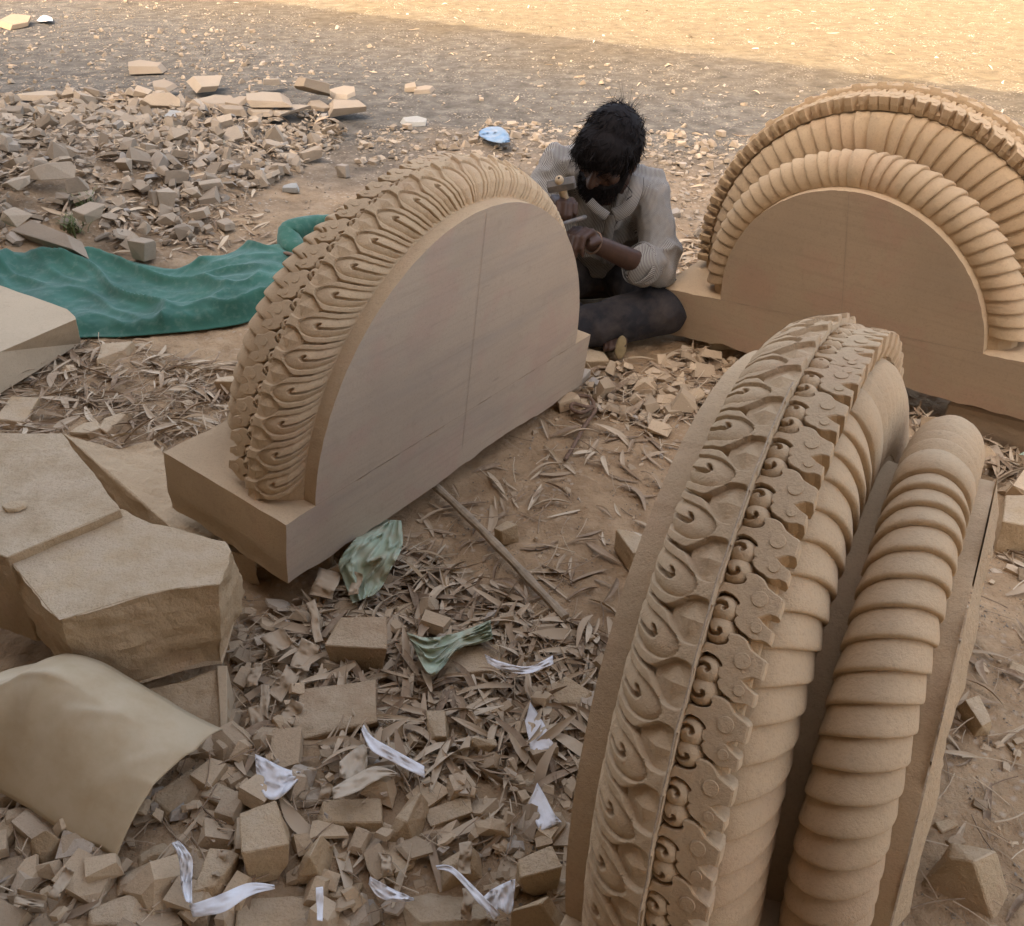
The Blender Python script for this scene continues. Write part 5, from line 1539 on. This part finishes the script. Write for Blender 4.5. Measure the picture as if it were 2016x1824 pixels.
# shirt
m, nt, p = nodes_mat('striped_shirt')
at_ = N(nt, 'ShaderNodeAttribute'); at_.attribute_name = 'stripe'
fr = math_n(nt, 'FRACT', math_n(nt, 'MULTIPLY', at_.outputs['Fac'], 1 / 0.0040))
c = mix(nt, (0.09, 0.082, 0.078), (0.33, 0.315, 0.29), math_n(nt, 'GREATER_THAN', fr, 0.42))
geo = N(nt, 'ShaderNodeNewGeometry')
c = mix(nt, c, (0.40, 0.31, 0.22), ramp(nt, noise(nt, geo.outputs['Position'], 12, 5), [(0.5, (0, 0, 0)), (0.75, (0.3,) * 3)]))
nt.links.new(c, p.inputs['Base Color']); p.inputs['Roughness'].default_value = 0.9; p.inputs['Specular IOR Level'].default_value = 0.15
M_SHIRT = m
b = Blob()
b.chain([PEL_L + [0, 0, .02], [.385, 3.04, .28], SH_L + [-.05, .03, -.02]], [.115, .105, .085])
b.chain([PEL_R + [0, 0, .02], [.205, 3.05, .30], SH_R + [.05, .025, -.02]], [.115, .105, .085])
b.cap([.30, 3.0, .40], [.30, 3.07, .2], .115, .125)
b.cap(SH_L, SH_R, .068, .066); b.cap(NECK + [0, .04, -.06], (SH_L + SH_R) / 2 + [0, .02, -.02], .06, .09)
b.chain([SH_L, (SH_L + EL_L) / 2 + [.008, 0, -.006], EL_L + [0, 0, .005], EL_L * .78 + WR_L * .22], [.068, .064, .060, .060])
b.chain([SH_R, (SH_R + EL_R) / 2, EL_R, EL_R * .75 + WR_R * .25], [.066, .062, .056, .055])
b.chain([[.40, 3.02, .13], [.46, 2.96, .10]], [.09, .05])
shirt, V = mk('shirt', b, 0.0065, 4, M_SHIRT, 0.022, 221, 8.0)
axis_ = unit(SH_L - SH_R)
def segd(V, p, q):
    d = q - p; t = np.clip(((V - p) @ d) / (d @ d), 0, 1); c_ = p + t[:, None] * d
    return np.linalg.norm(V - c_, axis=1), c_
st = (V - NECK) @ axis_ + 0.25 * ((V - NECK) @ np.array([0, 1.0, 0.2]))
for sh_, el_ in ((SH_L, EL_L), (SH_R, EL_R)):
    d, c_ = segd(V, sh_ + (el_ - sh_) * 0.15, el_ + (el_ - sh_) * .2)
    t = unit(el_ - sh_); a = unit(np.cross(t, [0, 0, 1])); bb = np.cross(t, a)
    an = np.arctan2((V - c_) @ bb, (V - c_) @ a) * 0.062
    w = (d < 0.078)
    st = np.where(w, an, st)
q = shirt.data.attributes.new('stripe', 'FLOAT', 'POINT'); q.data.foreach_set('value', st.astype(np.float32))
# collar, placket, cuffs
def ribbon(pts, w, nrm, th=0.004):
    pts = cr(pts, 24); T_ = np.gradient(pts, axis=0); T_ /= np.linalg.norm(T_, axis=1)[:, None]
    nrm = np.array(nrm, float); S_ = np.cross(T_, nrm); S_ /= np.linalg.norm(S_, axis=1)[:, None]
    V = np.concatenate([np.stack([pts[i] - S_[i] * w / 2, pts[i] + S_[i] * w / 2]) for i in range(24)])
    return V, grid_faces(24, 2)
for nm, pts, w, nr in (('collar', [aty(1254, 345, 2.85), aty(1252, 372, 2.82), aty(1243, 398, 2.80), aty(1230, 414, 2.795), aty(1208, 424, 2.80)], 0.042, (0.25, -0.85, 0.45)),
                       ('collar', [aty(1160, 396, 2.80), aty(1176, 412, 2.795), aty(1196, 426, 2.80)], 0.030, (-0.1, -0.9, 0.4)),
                       ('placket', [aty(1203, 424, 2.842), aty(1200, 450, 2.86), aty(1196, 480, 2.88), aty(1192, 520, 2.91)], 0.030, (0, -0.9, 0.4))):
    V, F = ribbon(pts, w, nr)
    o = obj(nm, V, F, M_SHIRT, person, True)
    q = o.data.attributes.new('stripe', 'FLOAT', 'POINT'); q.data.foreach_set('value', (np.tile([0, w], len(V) // 2)).astype(np.float32))
    sm = o.modifiers.new('thickness', 'SOLIDIFY'); sm.thickness = 0.003
cuffc = EL_L * .74 + WR_L * .26
dirc = unit(WR_L - EL_L)
Vc, Fc = tube(np.array([cuffc + dirc * k for k in (-0.022, -0.018, 0.018, 0.022)]), [0.058, 0.0625, 0.0625, 0.058], 26, False)
Vc = Vc + 0.003 * np.c_[fbm(Vc * 30, 1, 2), fbm(Vc * 30, 2, 2), fbm(Vc * 30, 3, 2)]
o = obj('cuff', Vc, Fc, M_SHIRT, person, True)
q = o.data.attributes.new('stripe', 'FLOAT', 'POINT'); q.data.foreach_set('value', np.tile(np.linspace(0, .3, 26), 4).astype(np.float32))
sm = o.modifiers.new('thickness', 'SOLIDIFY'); sm.thickness = 0.003
# trousers
M_TROUSER = dusty('dark_trousers', (0.022, 0.021, 0.024), dust=(0.13, 0.10, 0.08), amt=0.4, rough=0.9, sc=9)
b = Blob()
b.cap(PEL_L, PEL_R, .115, .115)
b.chain([PEL_L, (PEL_L + KN_L) / 2 + [.01, 0, .01], KN_L, (KN_L + AN_L) / 2, AN_L + [.02, 0, 0]], [.11, .10, .080, .078, .058])
b.chain([PEL_R, (PEL_R + KN_R) / 2, KN_R, (KN_R + AN_R) / 2, AN_R + [-.05, .02, .0]], [.11, .10, .080, .070, .050])
mk('trousers', b, 0.0065, 5, M_TROUSER, 0.008, 231, 8)
# sandal sole turned towards the viewer
M_SOLE = simple('yellowish_sole', (0.25, 0.185, 0.095), 0.7, 0.15, 60)
b = Blob()
c0 = aty(1222, 686, 2.632)
up_ = unit((0.12, 0.35, 0.93)); nr = unit((0.05, -0.94, 0.35)); nr = unit(nr - up_ * (nr @ up_)); rt_ = np.cross(nr, up_)
b.ell(c0, np.c_[rt_, nr, up_], (0.0185, 0.008, 0.034)); b.ell(c0 + up_ * .012, np.c_[rt_, nr, up_], (0.0165, 0.009, 0.028))
sd = link('sandal', b.solid('sandal', 0.003, 3), M_SOLE, person)
# hair: a tousled mop of strands over a dark cap, and a beard
M_HAIR = simple('black_hair', (0.010, 0.008, 0.008), 0.75, 0.4, 80, 0.0, 0.12)
b = Blob()
b.ell(hp_(0, -0.016, 0.024), HR, (0.092, 0.106, 0.098)); b.ell(hp_(0, 0.040, 0.056), HR, (0.084, 0.080, 0.060)); b.ell(hp_(0.02, 0.075, 0.040), HR, (0.062, 0.045, 0.040)); b.ell(hp_(0, -0.01, 0.075), HR, (0.078, 0.085, 0.062)); b.ell(hp_(0, -0.055, -0.02), HR, (0.080, 0.060, 0.080))
hair = link('hair', b.solid('hair', 0.006, 3), M_HAIR, person)
def strands(n, seed, base_fn, len_, curl, w0, name):
    r = np.random.default_rng(seed)
    VV, FF, off = [], [], 0
    ns_ = 6
    for k in range(n):
        b0, d0, flow = base_fn(r)
        l = len_ * r.uniform(0.55, 1.25)
        pts = [b0]
        d = d0.copy()
        sw = r.normal(0, 1, 3) * curl
        for i in range(ns_ - 1):
            d = unit(d + flow * 0.35 + sw * 0.3)
            pts.append(pts[-1] + d * l / (ns_ - 1))
        pts = np.array(pts)
        s_ = unit(np.cross(d0, r.normal(0, 1, 3)))
        w = w0 * r.uniform(0.6, 1.4) * (1 - np.linspace(0, 1, ns_) ** 1.6) + 0.0002
        V_ = np.empty((2 * ns_, 3)); V_[0::2] = pts - s_ * w[:, None]; V_[1::2] = pts + s_ * w[:, None]
        VV.append(V_); FF += [(off + 2 * i, off + 2 * i + 1, off + 2 * i + 3, off + 2 * i + 2) for i in range(ns_ - 1)]; off += 2 * ns_
    return np.concatenate(VV), FF
HV, HN = mverts(hair.data), mnorm(hair.data)
def scalp(r):
    while True:
        k = r.integers(0, len(HV))
        l = HR.T @ (HV[k] - HC)
        if l[2] > -0.075: break
    n = HN[k]
    flow = HR @ unit(np.array([2.2 * l[0] + 0.15, 0.75 if l[1] > -0.03 else -0.5, -0.35 if l[2] > 0.06 else -0.9]) + r.normal(0, .38, 3))
    tan = unit(flow - n * (flow @ n))
    return HV[k] - n * 0.003, unit(tan + n * r.uniform(0.0, 0.38) + r.normal(0, .15, 3)), unit(tan - 0.3 * n)
V1, F1 = strands(4200, 5, scalp, 0.046, 0.45, 0.0013, 'h')
def tuft(r):
    v_ = unit(np.array([r.normal(0.05, .25), r.normal(-.45, .22), 1.0]))
    p_ = np.array([0, -0.012, 0.022]) + v_ * np.array([0.082, 0.096, 0.090])
    return HC + HR @ p_, unit(HR @ v_ + np.array([0, .3, .9])), unit(np.array([r.normal(0.2, .5), r.normal(0, .4), 0.35]))
V2_, F2_ = strands(34, 6, tuft, 0.080, 1.8, 0.0007, 'h')
obj('hair_strands', np.r_[V1, V2_], F1 + [tuple(i + len(V1) for i in f) for f in F2_], M_HAIR, hair)['kind'] = 'stuff'
def jaw(r):
    a = r.uniform(-1.25, 1.25); z = r.uniform(-0.118, -0.058)
    p_ = np.array([0.064 * math.sin(a), 0.020 + 0.074 * math.cos(a), z])
    if abs(a) < 0.35 and z > -0.075: z = -0.085; p_[2] = z
    v_ = unit(np.array([math.sin(a), math.cos(a) * .8, -.55]))
    return HC + HR @ p_, HR @ unit(v_ + r.normal(0, .3, 3)), HR @ np.array([0, .2, -1.0])
V1, F1 = strands(1100, 8, jaw, 0.013, 0.3, 0.0012, 'b')
b = Blob(); b.ell(hp_(0, 0.036, -0.084), HR, (0.061, 0.060, 0.048)); b.cap(hp_(.058, 0.0, -.05), hp_(.05, .03, -.09), .016, .02); b.cap(hp_(-.058, 0.0, -.05), hp_(-.05, .03, -.09), .016, .02); b.cap(hp_(-.028, .086, -.057), hp_(.028, .086, -.057), .009, .009)
beard = link('beard', b.solid('beard', 0.005, 2), M_HAIR, person)
obj('beard_strands', V1, F1, M_HAIR, beard)['kind'] = 'stuff'
# earphone wire and wrist thread
V, F = tube(cr([hp_(0.084, 0.0, -0.035), aty(1240, 372, 2.80), aty(1232, 395, 2.80), aty(1222, 415, 2.81), aty(1214, 440, 2.83)], 30), 0.0012, 5)
obj('earphone_wire', V, F, M_HAIR, person, True)
V, F = tube(cr([WR_L + 0.031 * (np.cos(w) * unit(np.cross(dirc, [0, 0, 1])) + np.sin(w) * np.cross(dirc, unit(np.cross(dirc, [0, 0, 1])))) for w in np.linspace(0, 2 * PI, 13)], 40), 0.003, 6)
obj('wrist_thread', V, F, M_ROPE, person, True)
# hammer in the right hand, chisel in the left
ham = empty('hammer', HAM); tag(ham, 'hammer with worn steel head held up in the man\'s right hand', 'hammer')
hd = unit(HAM - GRIP); side = unit(np.cross(hd, [0.1, 1, 0.1])); fw = np.cross(side, hd)
M_STEEL = dusty('worn_steel', (0.09, 0.085, 0.08), dust=(0.26, 0.20, 0.15), amt=0.5, rough=0.55, sc=30)
M_WOOD = simple('handle_wood', (0.40, 0.30, 0.19), 0.75, 0.25, 60, 0.3)
def hb(x0, x1, r_, n=6):
    V, F = tube(np.array([HAM + side * q for q in (x0, x0 + .004, x1 - .004, x1)]) - HAM, [r_ * .85, r_, r_, r_ * .85], n)
    return V, F
V1, F1 = hb(-0.040, 0.036, 0.019)
o = obj('head', V1, F1, M_STEEL, ham)
V, F = tube(np.array([hd * 0.026, hd * 0.020, hd * 0.0, -hd * 0.04, -hd * 0.07, -hd * 0.10]), [0.010, 0.0125, 0.0125, 0.0115, 0.013, 0.014], 12)
o = obj('handle', V, F, M_WOOD, ham, True)
V, F = tube(np.array([hd * 0.0255, hd * 0.0268]) + fw * 0.0, [0.0035, 0.0035], 8)
obj('wedge', V, F, M_HAIR, o)
chs = empty('chisel', CH); tag(chs, 'short steel chisel held against the left carving in the man\'s left hand', 'chisel')
cd = unit(np.array([.105, 2.45, .49]) - CH)
V, F = tube(np.array([-cd * 0.07, -cd * 0.066, cd * 0.05, cd * 0.085]), [0.006, 0.007, 0.006, 0.002], 8)
obj('shaft', V, F, M_STEEL, chs, True)

# ------------------------------------------------------------------ labels that would still be shared are told apart by their place
bpy.context.view_layer.update()
_by = {}
for o in bpy.data.objects:
    if o.parent is None and 'label' in o and o.get('kind') == 'thing':
        _by.setdefault(o['label'], []).append(o)
_ord = ['leftmost', 'second from left', 'third from left', 'fourth from left', 'fifth from left', 'sixth from left', 'seventh from left', 'eighth from left', 'ninth from left', 'tenth from left', 'eleventh from left', 'twelfth from left', 'thirteenth from left', 'fourteenth from left', 'fifteenth from left']
for lab, os_ in _by.items():
    n = len(os_)
    if n < 2: continue
    os_.sort(key=lambda o: float(px(np.array(o.location))[0, 0]) if o.type == 'EMPTY' or len(o.data.vertices) == 0 or o.location.length > 0 else float(px(np.array(o.bound_box).mean(0))[0, 0]))
    for i, o in enumerate(os_):
        o['label'] = lab + ', ' + ('rightmost' if i == n - 1 else _ord[min(i, 14)])
